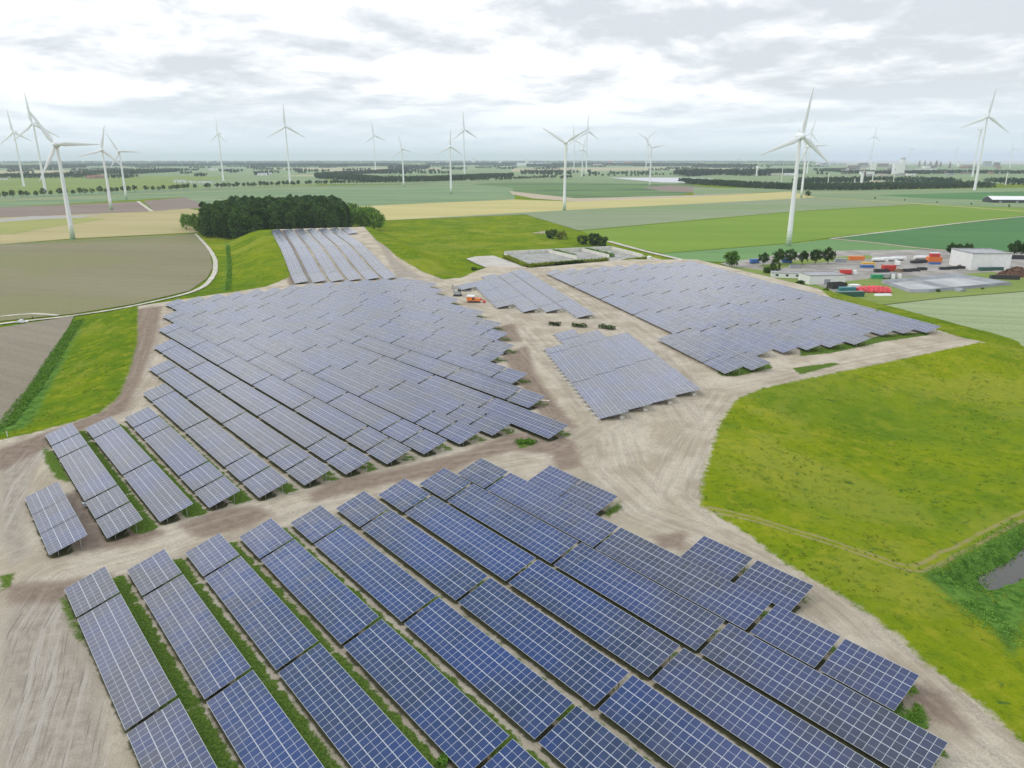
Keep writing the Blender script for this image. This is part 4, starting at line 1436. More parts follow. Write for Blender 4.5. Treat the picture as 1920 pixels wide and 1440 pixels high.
def nacelle_egg():
    if 'egg' in MESH:
        return MESH['egg']
    prof = [(-2.2, 2.3), (-1.0, 2.75), (0.6, 2.85), (2.4, 2.5), (4.2, 1.8), (5.6, 1.0), (6.3, 0.25)]
    mb = MB()
    n = 18
    rings = [[(r * math.cos(2 * math.pi * k / n), y, r * math.sin(2 * math.pi * k / n)) for k in range(n)] for y, r in prof]
    for a, c_ in zip(rings[:-1], rings[1:]):
        for k in range(n):
            mb.quad([a[k], c_[k], c_[(k + 1) % n], a[(k + 1) % n]])
    mb.quad(rings[0])
    mb.quad(rings[-1][::-1])
    MESH['egg'] = mb.mesh('nacelle', [m_white], True)
    return MESH['egg']


def nacelle_box():
    if 'nbox' in MESH:
        return MESH['nbox']
    mb = MB()
    mb.box((0, 4.2, 0.3), (3.9, 11.5, 4.0), 0, 0, (3.3, 11.0))
    mb.box((0, 8.2, 2.9), (2.8, 2.6, 1.3), 0, 0)
    mb.tube((0.8, 9.0, 3.4), (0.8, 9.0, 5.0), 0.06, 0.06, 5)
    MESH['nbox'] = mb.mesh('nacelle', [m_white])
    return MESH['nbox']


def turbine(base_px, hub_px, Rb, yaw, ph, style, label, base=None):
    x, y = G(*base_px)
    # hub height from where the hub shows above the foot
    best = min((abs(720 - FPX * ((y * math.sin(PITCH) + (FIELD_Z + h - CAM_H) * math.cos(PITCH)) / (y * math.cos(PITCH) - (FIELD_Z + h - CAM_H) * math.sin(PITCH))) - hub_px[1]), h) for h in np.arange(30, 300, 0.5))
    h = float(best[1])
    o = thing('wind_turbine', label, 'wind turbine', (x, y, FIELD_Z), R(yaw), 'white wind turbines over the polder')
    k = h / 82.0
    r0, r1 = (2.15 * (0.6 + 0.4 * k), 1.15 * (0.6 + 0.4 * k))
    mb = MB()
    zb = [0.0]
    nseg = 28
    if style == 'egg':
        zb = [0.0, 2.5, 5, 7.5, 10, 12.5]
    top = h - 2.0

    def rad(z):
        return r0 + (r1 - r0) * z / top
    for i in range(len(zb) - 1):
        mb.tube((0, 0, zb[i]), (0, 0, zb[i + 1]), rad(zb[i]) + 0.004, rad(zb[i + 1]) + 0.004, nseg, i, False)
    mats = m_grn if style == 'egg' else [m_white]
    if style == 'egg':
        mb.obj('tower_base', m_grn, o, True)
    mb = MB()
    zs = np.linspace(zb[-1], top, 9)
    for a, c_ in zip(zs[:-1], zs[1:]):
        mb.tube((0, 0, a), (0, 0, c_), rad(a), rad(c_), nseg, 0, False)
    mb.obj('tower', m_white, o, True, True)
    if style != 'egg':
        mb = MB()
        mb.tube((0, 0, -0.3), (0, 0, 0.25), 9, 8.5, 24)
        mb.obj('foundation', m_found, o)
    s = Rb / 35.0
    if style == 'egg':
        inst('nacelle', nacelle_egg(), o, (0, 0, h), (0, 0, 0), (s,) * 3)
        hy = -3.0 * s
    else:
        s2 = Rb / 55.0
        inst('nacelle', nacelle_box(), o, (0, 0, h), (0, 0, 0), (s2,) * 3)
        hy = -3.4 * s2
        s = s2
    mb = MB()
    rr = (2.35 if style == 'egg' else 1.75) * s
    mb.ell((0, 0, 0), (rr, rr * 1.05, rr), 16, 10)
    hub = mb.obj('hub', m_white, o, True, True)
    hub.location = (0, hy, h)
    for kq in range(3):
        inst('blade', blade_mesh(), o, (0, hy, h), (0, R(ph + 120 * kq), 0), (Rb, Rb, Rb))
    return o


for a in (
    ((137, 450), (107, 271), 34.5, 12, 90, 'egg', 'nearest left white turbine with green tower foot beside the ploughed field'),
    ((86, 362), (62, 232), 60, -5, 116, 'box', 'tall slim turbine crossing behind the blade of the nearest left turbine'),
    ((45, 349), (24, 248), 57, -5, 115, 'box', 'leftmost tall slim turbine at the picture edge'),
    ((209, 394), (192, 281), 33, 18, 14, 'egg', 'white turbine with green foot in the brown strip field'),
    ((237, 374), (225, 284), 34, 18, 92, 'egg', 'turbine just right of and behind the brown strip turbine'),
    ((419, 339), (409, 251), 52, -35, 2, 'box', 'lone tall turbine above the left farm sheds'),
    ((544, 342), (534, 237), 66, 5, 0, 'box', 'tall turbine above the left end of the dense wood'),
    ((704, 321), (701, 254), 82, 30, 112, 'box', 'far tall turbine behind the central distant wood'),
    ((757, 351), (753, 279), 35, -5, 108, 'egg', 'small turbine on the blue-green crop field'),
    ((846, 364), (844, 275), 34, 15, 3, 'egg', 'turbine standing in the middle of the blue-green field edge'),
    ((871, 333), (868, 243), 70, 40, 116, 'box', 'tall pale turbine behind the blue-green field one'),
    ((1058, 395), (1060, 267), 38, 5, 60, 'egg', 'turbine with downward blade on the edge of the straw-coloured wheat'),
    ((1076, 322), (1077, 262), 88, -40, 116, 'box', 'faint slim turbine just right of the wheat-edge turbine'),
    ((1091, 335), (1093, 280), 44, 25, 16, 'egg', 'small turbine at the left end of the right avenue'),
    ((1099, 325), (1101, 246), 80, 30, 0, 'box', 'tall faint turbine overlapping the small avenue turbine'),
    ((1211, 317), (1213, 260), 92, 25, 52, 'box', 'far faint turbine behind the pale film field turbine'),
    ((1218, 350), (1221, 277), 34, 5, 80, 'egg', 'turbine on the dark scrub beside the pale film field'),
    ((1478, 462), (1494, 256), 36.5, 12, 8, 'egg', 'largest near right turbine with green foot over the bright fields'),
    ((1502, 371), (1509, 275), 38, 5, 86, 'egg', 'turbine at the tip of the wheat behind the largest right one'),
    ((1513, 325), (1524, 250), 70, -45, 16, 'box', 'tall hazy turbine above the front wood behind the largest right one'),
    ((1632, 312), (1641, 256), 95, 10, 5, 'box', 'pale tall turbine left of the works buildings'),
    ((1630, 310), (1633, 279), 55, 20, 75, 'box', 'tiny pale turbine left of the pale tall one'),
    ((1703, 310), (1705, 280), 75, 20, 96, 'box', 'tiny pale turbine right of the white silo block'),
    ((1789, 310), (1792, 279), 60, -60, 48, 'box', 'tiny pale turbine left of the tall right pair'),
    ((1827, 357), (1850, 218), 60, -8, 6, 'box', 'tall right turbine on a white pad in front of the wood'),
    ((1823, 331), (1839, 243), 62, 62, 36, 'box', 'edge-on turbine close behind the tall right one'),
    ((1893, 316), (1898, 279), 62, -60, 100, 'box', 'small pale turbine at the right picture edge'),
):
    turbine(*a)

# ------------------------------------------------------------------ buildings
m_wwall = mat('white_cladding', (0.74, 0.74, 0.72), 0.6, var=0.05, vscale=0.4)
m_groof = mat('grey_roof', (0.36, 0.36, 0.36), 0.8, var=0.15, vscale=0.3)
m_door = mat('grey_door', (0.30, 0.32, 0.34), 0.5)
m_glass = mat('window_glass', (0.04, 0.05, 0.06), 0.1)
m_dark = mat('black_steel', (0.035, 0.037, 0.04), 0.5)
m_tyre = mat('rubber', (0.02, 0.02, 0.02), 0.8)
m_red = mat('red_paint', (0.55, 0.045, 0.04), 0.4)
m_orange = mat('orange_paint', (0.72, 0.20, 0.04), 0.45)
m_green = mat('green_paint', (0.03, 0.30, 0.13), 0.45)
m_dgreen = mat('dark_green_paint', (0.035, 0.11, 0.085), 0.45)
m_teal = mat('teal_paint', (0.04, 0.20, 0.24), 0.45)
m_blue = mat('blue_paint', (0.05, 0.15, 0.40), 0.45)
m_yellow = mat('yellow_paint', (0.72, 0.44, 0.06), 0.45)
m_wht = mat('white_paint', (0.76, 0.76, 0.74), 0.4)
m_gry = mat('grey_paint', (0.33, 0.34, 0.35), 0.6)
m_scrap = mat('rusty_scrap', (0.16, 0.09, 0.06), 0.9, var=0.5, vscale=1.5)
m_wood = mat('timber', (0.30, 0.22, 0.14), 0.9, var=0.3, vscale=1.5)


def building(name, label, cat, c, size, rz, wall, roof, group=None, pitched=0.0, doors=2, parapet=0.0, windows=0):
    w, d, h = size
    o = thing(name, label, cat, (c[0], c[1], FIELD_Z), rz, group)
    mb = MB()
    mb.box((0, 0, h / 2 - 0.2), (w, d, h + 0.4))
    if pitched:
        for sx_ in (-1, 1):
            pts = [(sx_ * w / 2, -d / 2, h), (sx_ * w / 2, d / 2, h), (sx_ * w / 2, 0, h + pitched - 0.03)]
            mb.quad(pts if sx_ > 0 else pts[::-1])
    mb.obj('wall', wall, o)
    mb = MB()
    if pitched:
        e_ = 0.4
        for sy_ in (-1, 1):
            a = [(-w / 2 - e_, sy_ * (d / 2 + e_), h - 0.05), (w / 2 + e_, sy_ * (d / 2 + e_), h - 0.05), (w / 2 + e_, 0, h + pitched), (-w / 2 - e_, 0, h + pitched)]
            up = [(p_[0], p_[1], p_[2] + 0.2) for p_ in a]
            mb.quad(up if sy_ < 0 else up[::-1])
            mb.quad(a[::-1] if sy_ < 0 else a)
            mb.quad([a[0], a[1], up[1], up[0]])
            for i_, j_ in ((1, 2), (3, 0)):
                mb.quad([a[i_], a[j_], up[j_], up[i_]])
    else:
        mb.box((0, 0, h + 0.22), (w + 0.1, d + 0.1, 0.12))
        if parapet:
            for sx_ in (-1, 1):
                mb.box((sx_ * (w / 2), 0, h + 0.2 + parapet / 2), (0.3, d + 0.3, parapet + 0.3))
                mb.box((0, sx_ * (d / 2), h + 0.2 + parapet / 2), (w - 0.3, 0.3, parapet + 0.3))
    mb.obj('roof', roof, o)
    for i in range(doors):
        mb = MB()
        dx = w * ((i + 0.5) / doors - 0.5)
        dh = min(4.2, h * 0.65)
        mb.box((dx, -d / 2 - 0.03, dh / 2), (min(3.6, w / doors * 0.5), 0.08, dh))
        mb.obj('door', m_door, o)
    for i in range(windows):
        mb = MB()
        dx = w * ((i + 0.5) / windows - 0.5)
        mb.box((dx, -d / 2 - 0.03, h * 0.68), (min(1.6, w / windows * 0.5), 0.08, 1.1))
        mb.obj('window', m_glass, o)
    return o


x, y = G(1848, 506)
building('warehouse', 'large plain white windowless warehouse in the right yard', 'warehouse', (x, y + 8), (24, 26, 10.5), R(-3), m_wwall, m_groof, None, 0, 0, 0.5)
x, y = G(1546, 534)
building('flat_building', 'white flat-roofed building at the edge of the right solar array', 'building', (x, y + 5), (21, 13, 5.2), R(6), m_wwall, m_groof, None, 0, 1, 0.3, 0)
x, y = G(1477, 523)
building('office_annex', 'low white annex left of the flat-roofed building', 'building', (x, y + 3), (17, 7, 3.2), R(-12), m_wwall, m_groof, None, 0, 0, 0.2, 3)
x, y = G(1912, 381)
building('barn', 'black barn with a white roof at the far right edge', 'barn', (x, y + 20), (75, 34, 5.0), R(-8), m_dark, m_wht, None, 5.0, 3)
# storage bays of concrete walls behind the right array
o = thing('storage_bays', 'open concrete storage bays with high white walls behind the right array', 'storage bays', (0, 0, FIELD_Z))


def wall_between(p0, p1, h, th_, name, m):
    a, c_ = Vector(G(*p0)), Vector(G(*p1))
    mid = (a + c_) / 2
    d = c_ - a
    mb = MB()
    mb.box((mid.x, mid.y, h / 2 - 0.3), (d.length, th_, h + 0.6), math.atan2(d.y, d.x))
    return mb.obj(name, m, o)


m_silo = mat('bright_concrete', (0.64, 0.62, 0.56), 0.9, spec=0.1, var=0.12, vscale=0.4)
for p0, p1, hh in (((946, 478), (1145, 468), 2.8), ((946, 478.5), (992, 499), 1.3), ((1029, 474.5), (1082, 487), 2.6), ((1092, 471.5), (1142, 484), 2.5), ((1147, 468.5), (1205, 484), 2.7), ((992, 499.5), (1046, 493), 1.0), ((1152, 493.5), (1178, 484), 1.2), ((1134, 466), (1258, 493), 1.0)):
    wall_between(p0, p1, hh, 0.7, 'bay_wall', m_silo)
mb = MB()
fl = [G(*p) for p in ((950, 478), (1144, 469), (1204, 484), (1150, 496), (994, 499))]
mb.quad([(p[0], p[1], 0.3) for p in fl])
mb.obj('bay_floor', mat('bay_floor_concrete', (0.34, 0.335, 0.30), 0.9, spec=0.1, var=0.2, vscale=0.15), o)
hedge('hedge', 'yellow-green hedge along the front of the storage bays', [(948, 484), (988, 502), (1040, 497), (1140, 490)], 4.5, 2.6, 'yellow', 70, 0.45, z=FIELD_Z)
hedge('hedge', 'dark green hedge before the middle storage bay', [(1040, 499), (1068, 497), (1092, 494)], 2.6, 2.6, 'yard', 60, 0.45, z=FIELD_Z)
hedge('hedge', 'yellow-green hedge right of the storage bays', [(1172, 492), (1215, 487)], 3.4, 2.6, 'yellow', 60, 0.45, z=FIELD_Z)
hedge('hedge', 'overgrown green top of the divider between the bays', [(1036, 474), (1080, 485)], 2.0, 3.4, 'light', 40, 0.4, z=FIELD_Z)
hedge('hedge', 'overgrown green divider before the last bay', [(1098, 471), (1150, 483)], 2.6, 3.2, 'light', 50, 0.4, z=FIELD_Z)
for px_, py_, s, lab in ((1146, 497, 1.0, 'left of two small white tanks behind the right array'), (1151, 497, 1.0, 'right of two small white tanks behind the right array'), (1217, 491, 1.6, 'larger white tank on the track behind the right array')):
    x, y = G(px_, py_)
    o = thing('storage_tank', lab, 'tank', (x, y, FIELD_Z), 0, 'white tanks behind the right array')
    mb = MB()
    mb.tube((0, 0, 0), (0, 0, 2.3 * s), 1.0 * s, 1.0 * s, 16)
    mb.obj('tank_shell', m_wht, o, False)
    mb = MB()
    mb.tube((0, 0, 2.3 * s), (0, 0, 2.6 * s), 1.02 * s, 0.3 * s, 16)
    mb.obj('tank_roof', m_wht, o)
sheet('sand_lot', [(874, 485), (890, 481), (925, 479), (950, 488), (990, 502), (955, 504), (915, 503), (893, 494)], mat('pale_sand', (0.50, 0.46, 0.40), 0.95, spec=0.1, var=0.12, vscale=0.1))

# lined basins on the right
o = thing('lined_basin', 'wide grey lined basin in two halves behind the barley field', 'basin', (0, 0, FIELD_Z))
bp_ = [G(*p) for p in ((1654, 532), (1792, 519), (1893, 536), (1740, 550), (1706, 550))]
m_liner = mat('grey_liner', (0.25, 0.255, 0.265), 0.6, var=0.2, vscale=0.1)
m_liner2 = mat('pale_silt', (0.34, 0.345, 0.34), 0.4, var=0.25, vscale=0.06)
mb = MB()
cxm = sum(p[0] for p in bp_) / 5
cym = sum(p[1] for p in bp_) / 5
inn = [(cxm + (p[0] - cxm) * 0.90, cym + (p[1] - cym) * 0.86) for p in bp_]
for i in range(5):
    j = (i + 1) % 5
    a, c_ = bp_[i], bp_[j]
    ai, ci = inn[i], inn[j]
    oa, oc = [(cxm + (p[0] - cxm) * 1.04, cym + (p[1] - cym) * 1.06) for p in (a, c_)]
    mb.quad([(a[0], a[1], 2.2), (c_[0], c_[1], 2.2), (ci[0], ci[1], 0.6), (ai[0], ai[1], 0.6)])
    mb.quad([(oa[0], oa[1], 0), (oc[0], oc[1], 0), (c_[0], c_[1], 2.2), (a[0], a[1], 2.2)])
mb.obj('liner_bank', m_liner, o)
mb = MB()
mb.quad([(p[0], p[1], 0.6) for p in inn])
mb.obj('basin_floor', m_liner2, o)
mb = MB()
a, c_ = Vector(G(1718, 526, -4)), Vector(G(1806, 545, -4))
mid = (a + c_) / 2
mb.box((mid.x, mid.y, 1.2), ((c_ - a).length, 5, 1.4), math.atan2((c_ - a).y, (c_ - a).x), 0, ((c_ - a).length, 1.2))
mb.obj('divider_bank', m_liner, o)


# ------------------------------------------------------------------ yard vehicles and containers
def container(label, px, size, rz, m, cat='container', doorm=None, group='containers and skips in the yard', open_top=False):
    x, y = G(*px)
    w, d, h = size
    o = thing('container', label, cat, (x, y, FIELD_Z + 0.12), rz, group)
    mb = MB()
    if open_top:
        mb.box((0, 0, 0.12), (w * 0.92, d * 0.85, 0.24))
        for s_ in (-1, 1):
            mb.box((s_ * w * 0.48, 0, h / 2), (0.12, d, h - 0.25))
            mb.box((0, s_ * d * 0.48, h / 2), (w * 0.94, 0.12, h - 0.25))
        for i in range(6):
            mb.box((w * (i / 5 - 0.5) * 0.9, -d / 2 - 0.02, h / 2), (0.15, 0.14, h - 0.2))
    else:
        mb.box((0, 0, h / 2), (w, d, h))
        n = int(w / 0.5)
        for i in range(n):
            for s_ in (-1, 1):
                mb.box((w * ((i + 0.5) / n - 0.5), s_ * (d / 2 + 0.03), h / 2), (0.2, 0.06, h - 0.3))
        mb.box((0, 0, h + 0.04), (w + 0.02, d + 0.1, 0.08))
    mb.obj('body', m, o)
    for s_ in (-1, 1):
        mb = MB()
        mb.box((w / 2 + 0.05, s_ * d / 4, h / 2), (0.1, d / 2 - 0.06, h - 0.3))
        mb.obj('door', doorm or m, o)
    return o


def truck(label, px, rz, cabm, bodym, L=9.0, tank=False, trailer=True):
    x, y = G(*px)
    o = thing('truck', label, 'truck', (x, y, FIELD_Z + 0.1), rz, 'lorries in the yard')
    mb = MB()
    mb.box((L / 2 - 0.2, 0, 1.75), (2.2, 2.45, 2.5), 0, 0, (1.8, 2.35))
    cab = mb.obj('cab', cabm, o)
    mb = MB()
    mb.box((L / 2 + 0.86, 0, 2.2), (0.06, 2.0, 1.0))
    mb.obj('windscreen', m_glass, cab)
    mb = MB()
    mb.box((0, 0, 0.75), (L, 0.9, 0.25))
    mb.obj('chassis', m_dark, o)
    mb = MB()
    if tank:
        mb.tube((-L / 2, 0, 2.0), (L / 2 - 1.8, 0, 2.0), 1.2, 1.2, 14)
        mb.box((-0.8, 0, 3.2), (L * 0.5, 0.5, 0.15))
    else:
        mb.box((-1.0, 0, 2.1), (L - 2.4, 2.5, 2.4))
        for i in range(6):
            mb.box((-1.0 + (L - 2.4) * ((i + 0.5) / 6 - 0.5), -1.27, 2.1), (0.12, 0.06, 2.3))
    mb.obj('cargo_body', bodym, o)
    for sx_ in (L / 2 - 0.6, -L / 2 + 1.0, -L / 2 + 2.3):
        for sy_ in (-1, 1):
            mb = MB()
            mb.tube((sx_, sy_ * 0.95, 0.5), (sx_, sy_ * 1.22, 0.5), 0.5, 0.5, 12)
            mb.obj('wheel', m_tyre, o)
    return o


container('dark green container nearest the barley field', (1592, 558), (14.5, 3.0, 3.0), R(8), m_dgreen)
container('teal container behind the dark green one', (1587, 549), (8.5, 2.8, 2.9), R(6), m_teal)
container('white box container between teal container and red tarpaulin', (1601, 546), (5, 4, 3.4), R(3), m_wht)
container('orange container in the back row of the yard', (1605, 489), (10, 3, 3.1), R(-3), m_orange)
container('grey container left of the orange one', (1575, 493), (7, 3, 2.9), R(-3), m_gry)
container('blue container under the yard trees', (1475, 494), (6, 2.8, 3.0), R(-3), m_blue)
container('blue and yellow stacked container, lower blue one', (1625, 503), (8, 2.8, 2.0), R(-3), m_blue)
container('yellow skip behind the lower blue container', (1627, 499), (8, 2.8, 2.4), R(-3), m_yellow)
container('bright green container beside the parked vans', (1643, 524), (6.0, 3, 2.8), R(-4), m_green)
container('dark green double container before the warehouse, left half', (1847, 509), (8, 2.6, 2.4), R(3), m_dgreen)
container('dark green double container before the warehouse, right half', (1867, 508), (8, 2.6, 2.4), R(3), m_dgreen)
for i, (px_, py_) in enumerate(((1700, 511), (1715, 510), (1728, 508))):
    container(f'black open skip, {ORD[i]} from left in the front skip row', (px_, py_), (5.4, 2.6, 2.2), R(4), m_dark, 'skip', open_top=True)
for i, (px_, py_) in enumerate(((1770, 507), (1784, 506), (1799, 505))):
    container(f'black open skip, {ORD[i]} from left in the skip row nearest the warehouse', (px_, py_), (6.0, 2.6, 2.0), R(4), m_dark, 'skip', open_top=True)
for i, (px_, py_) in enumerate(((1713, 495), (1722, 494.5), (1731, 494))):
    container(f'dark skip, {ORD[i]} from left in the middle row of skips', (px_, py_), (4.2, 2.4, 2.3), R(3), m_dark, 'skip', open_top=True)
container('black skip left of the red crane body', (1652, 512), (9, 2.6, 2.4), R(4), m_dark, 'skip', open_top=True)
container('black low trailer body by the rust-brown heap', (1882, 525), (15, 3.5, 2.6), R(-10), m_dark, 'skip', open_top=True)
container('dark low container at the right edge beyond the warehouse', (1912, 487), (14, 3, 3), R(-8), m_dark)
container('red site box on the yard road', (1665, 510), (8, 3, 4.2), R(4), m_red)
container('orange plant box under the red cabin', (1750, 493), (9, 4, 4.0), R(-2), m_orange)
container('blue skip in front of the orange plant box', (1752, 497), (7, 2.4, 1.8), R(-2), m_blue, 'skip', open_top=True)
container('black rack of frames beside the flat building', (1568, 542), (9, 5, 3.6), R(15), m_dark, 'rack', open_top=True)
container('grey skip left of the flat building', (1490, 504), (7, 2.6, 2.6), R(3), m_gry, 'skip', open_top=True)
truck('red tipper lorry with white cab leaving the flat building', (1588, 516), R(-6), m_wht, m_red, 9)
truck('white lorry parked near the bright green container', (1662, 524), R(-20), m_wht, m_gry, 7)
truck('second white lorry parked beside the first near the green container', (1674, 523), R(-20), m_wht, m_gry, 7)
truck('white tanker trailer with cab, left in the back row', (1648, 492), R(3), m_wht, m_wht, 10, True)
truck('white tanker trailer, middle of the back row', (1665, 491), R(3), m_wht, m_wht, 10, True)
truck('white tanker trailer, right of the back row trio', (1683, 490), R(3), m_wht, m_wht, 10, True)
truck('white tanker standing alone near the orange plant box', (1727, 488), R(3), m_wht, m_wht, 10, True)
truck('white lorry in the middle of the yard', (1682, 499), R(70), m_wht, m_wht, 7)
truck('blue-white crane lorry left of the yard tree row', (1416, 495), R(15), m_wht, m_blue, 8)
# red tarpaulin-covered stack
x, y = G(1637, 549)
o = thing('tarpaulin_stack', 'long red tarpaulin-covered stack in the yard corner', 'covered stack', (x, y, FIELD_Z), R(-4))
mb = MB()
n1_, n2_ = 22, 8
prof = []
for i in range(n1_ + 1):
    row = []
    for j in range(n2_ + 1):
        a = math.pi * j / n2_
        kx = (i / n1_ - 0.5) * 17
        kk = 1.0 - 0.25 * abs(i / n1_ - 0.5) ** 2 * 4 + 0.10 * math.sin(i * 2.1 + j)
        row.append((kx, -math.cos(a) * 3.3 * kk, max(0, math.sin(a)) * 3.8 * kk))
    prof.append(row)
for i in range(n1_):
    for j in range(n2_):
        mb.quad([prof[i][j], prof[i + 1][j], prof[i + 1][j + 1], prof[i][j + 1]])
mb.quad(prof[0])
mb.quad(prof[-1][::-1])
mb.obj('tarpaulin', mat('red_tarpaulin', (0.62, 0.05, 0.06), 0.35, var=0.3, vscale=0.6), o)
for i in range(5):
    mb = MB()
    mb.box((-6.5 + 3.2 * i, -3.5, 0.4), (2.4, 0.6, 0.8))
    mb.obj('base_timber', m_dark, o)
x, y = G(1655, 556)
o = thing('tarpaulin_stack', 'low white sheeted stack next to the red tarpaulin', 'covered stack', (x, y, FIELD_Z), R(5))
mb = MB()
mb.box((0, 0, 0.7), (9, 3, 1.4), 0, 0, (8, 1.6))
mb.obj('sheet_cover', m_wht, o)
mb = MB()
mb.box((0, 0, 0.1), (9.6, 3.3, 0.2))
mb.obj('pallet', m_wood, o)
# red cabin on top of the orange box
x, y = G(1750, 493)
o = thing('plant_cabin', 'red cabin with white roof standing on the orange plant box', 'cabin', (x, y, FIELD_Z + 4.25), R(-2))
mb = MB()
mb.box((0, 0, 1.2), (6, 3.2, 2.4))
mb.obj('cabin_wall', m_red, o)
mb = MB()
mb.box((0, 0, 2.5), (6.4, 3.6, 0.25))
mb.obj('cabin_roof', m_wht, o)
# yellow excavator
x, y = G(1787, 491)
o = thing('excavator', 'yellow excavator on tracks left of the warehouse', 'excavator', (x, y, FIELD_Z), R(10))
mb = MB()
mb.box((0, 0, 1.9), (3.2, 2.4, 1.6), 0, 0, (2.8, 2.2))
mb.obj('body', m_yellow, o)
mb = MB()
mb.box((1.0, -0.7, 3.1), (1.3, 1.0, 1.2))
mb.obj('cab', m_glass, o)
for s_ in (-1, 1):
    mb = MB()
    mb.box((0, s_ * 1.1, 0.5), (4.2, 0.6, 0.9), 0, 0, (3.4, 0.6))
    mb.obj('track', m_dark, o)
mb = MB()
mb.tube((1.4, 0.4, 2.4), (4.5, 0.4, 4.2), 0.28, 0.22, 6)
mb.tube((4.5, 0.4, 4.2), (6.2, 0.4, 1.4), 0.22, 0.16, 6)
mb.box((6.2, 0.4, 1.0), (0.9, 1.1, 0.8))
mb.obj('boom', m_yellow, o)


def heap(label, px, size, m, cat='heap', name='scrap_heap', n=900):
    x, y = G(*px)
    o = thing(name, label, cat, (x, y, FIELD_Z))
    mb = MB()
    w, d, h = size
    nu, nv = 28, 10
    rows = []
    for j in range(nv + 1):
        r = 1 - j / nv
        rows.append([(w / 2 * r * math.cos(6.283 * i / nu) * (1 + 0.12 * math.sin(3 * i + j)), d / 2 * r * math.sin(6.283 * i / nu) * (1 + 0.1 * math.cos(2 * i)), h * (1 - r ** 1.6) * (1 + 0.18 * math.sin(i * 1.7 + j * 2.3)) - 0.1) for i in range(nu)])
    for j in range(nv):
        for i in range(nu):
            k = (i + 1) % nu
            mb.quad([rows[j][i], rows[j][k], rows[j + 1][k], rows[j + 1][i]])
    for i in range(n):
        a, r = random.uniform(0, 6.283), math.sqrt(random.random())
        mb.leaf((w / 2 * r * math.cos(a), d / 2 * r * math.sin(a), h * (1 - r ** 1.6) + 0.1), random.uniform(0.4, 0.9))
    mb.obj('pile', m, o)
    return o


heap('large rust-brown heap of scrap at the right edge of the yard', (1905, 519), (26, 14, 5.5), m_scrap)
heap('long low brown heap right of the skip row', (1806, 503), (13, 5, 2.4), m_wood, n=300)
heap('brown timber heap left of the front skips', (1684, 511), (8, 4, 2.0), m_wood, n=250)
heap('small sandy heap on the meadow behind the storage bays', (1020, 437), (22, 10, 1.6), mat('sandy_earth', (0.42, 0.36, 0.25), 0.95, var=0.2, vscale=0.5), 'earth heap', 'earth_heap', 60)

# ------------------------------------------------------------------ machines on the site road
x, y = G(888, 567, 0)
o = thing('site_machine', 'red and white tracked machine on the sandy site road', 'machine', (x, y, 0), R(-12))
mb = MB()
mb.box((-1.2, 0, 1.7), (3.6, 2.3, 1.9), 0, 0, (3.4, 2.2))
mb.box((1.9, 0, 1.4), (2.6, 2.0, 1.3))
mb.obj('body', m_orange, o)
mb = MB()
mb.box((-1.2, 0, 3.0), (3.7, 2.4, 0.7), 0, 0, (3.4, 2.1))
mb.obj('cab_roof', m_wht, o)
mb = MB()
mb.box((0.1, -1.16, 1.9), (0.9, 0.08, 1.2))
mb.obj('cab_window', m_glass, o)
for s_ in (-1, 1):
    mb = MB()
    mb.box((0.2, s_ * 0.95, 0.4), (5.6, 0.5, 0.8), 0, 0, (4.8, 0.5))
    mb.obj('track', m_dark, o)
mb = MB()
mb.tube((2.8, 0, 1.8), (5.0, 0, 1.0), 0.3, 0.2, 8)
mb.box((5.1, 0, 0.6), (0.9, 1.6, 0.9))
mb.obj('attachment', m_red, o)
x, y = G(858, 555, 0)
o = thing('piling_rig', 'grey piling rig with folded mast behind the red machine', 'piling rig', (x, y, 0), R(-20))
mb = MB()
mb.box((0, 0, 1.6), (3.0, 2.2, 1.4))
mb.obj('body', m_gry, o)
mb = MB()
mb.box((1.0, 0, 2.8), (1.2, 1.4, 1.2))
mb.obj('cab', m_dark, o)
for s_ in (-1, 1):
    mb = MB()
    mb.box((0, s_ * 0.95, 0.4), (3.8, 0.5, 0.8), 0, 0, (3.2, 0.5))
    mb.obj('track', m_dark, o)
mb = MB()
mb.tube((-1.6, 0, 0.8), (-2.6, 0, 5.2), 0.22, 0.18, 6)
mb.tube((-1.6, 0.6, 1.4), (-2.3, 0, 4.2), 0.1, 0.1, 5)
mb.box((-2.5, 0, 4.6), (0.6, 0.6, 1.2))
mb.obj('mast', m_gry, o)
heap_z = FIELD_Z
for px_, py_, lab in ((852, 541, 'bundle of steel posts lying behind the piling rig'), (876, 547, 'bundle of steel posts lying between rig and tables')):
    x, y = G(px_, py_, 0)
    o = thing('post_bundle', lab, 'post bundle', (x, y, 0), R(random.uniform(-30, 30)))
    for k in range(6):
        mb = MB()
        mb.tube((-1.8 + 0.1 * k, (k % 3) * 0.22, 0.12 + (k // 3) * 0.22), (1.8 + 0.1 * k, (k % 3) * 0.22, 0.12 + (k // 3) * 0.22), 0.1, 0.1, 5)
        mb.obj('steel_post', m_gry, o)
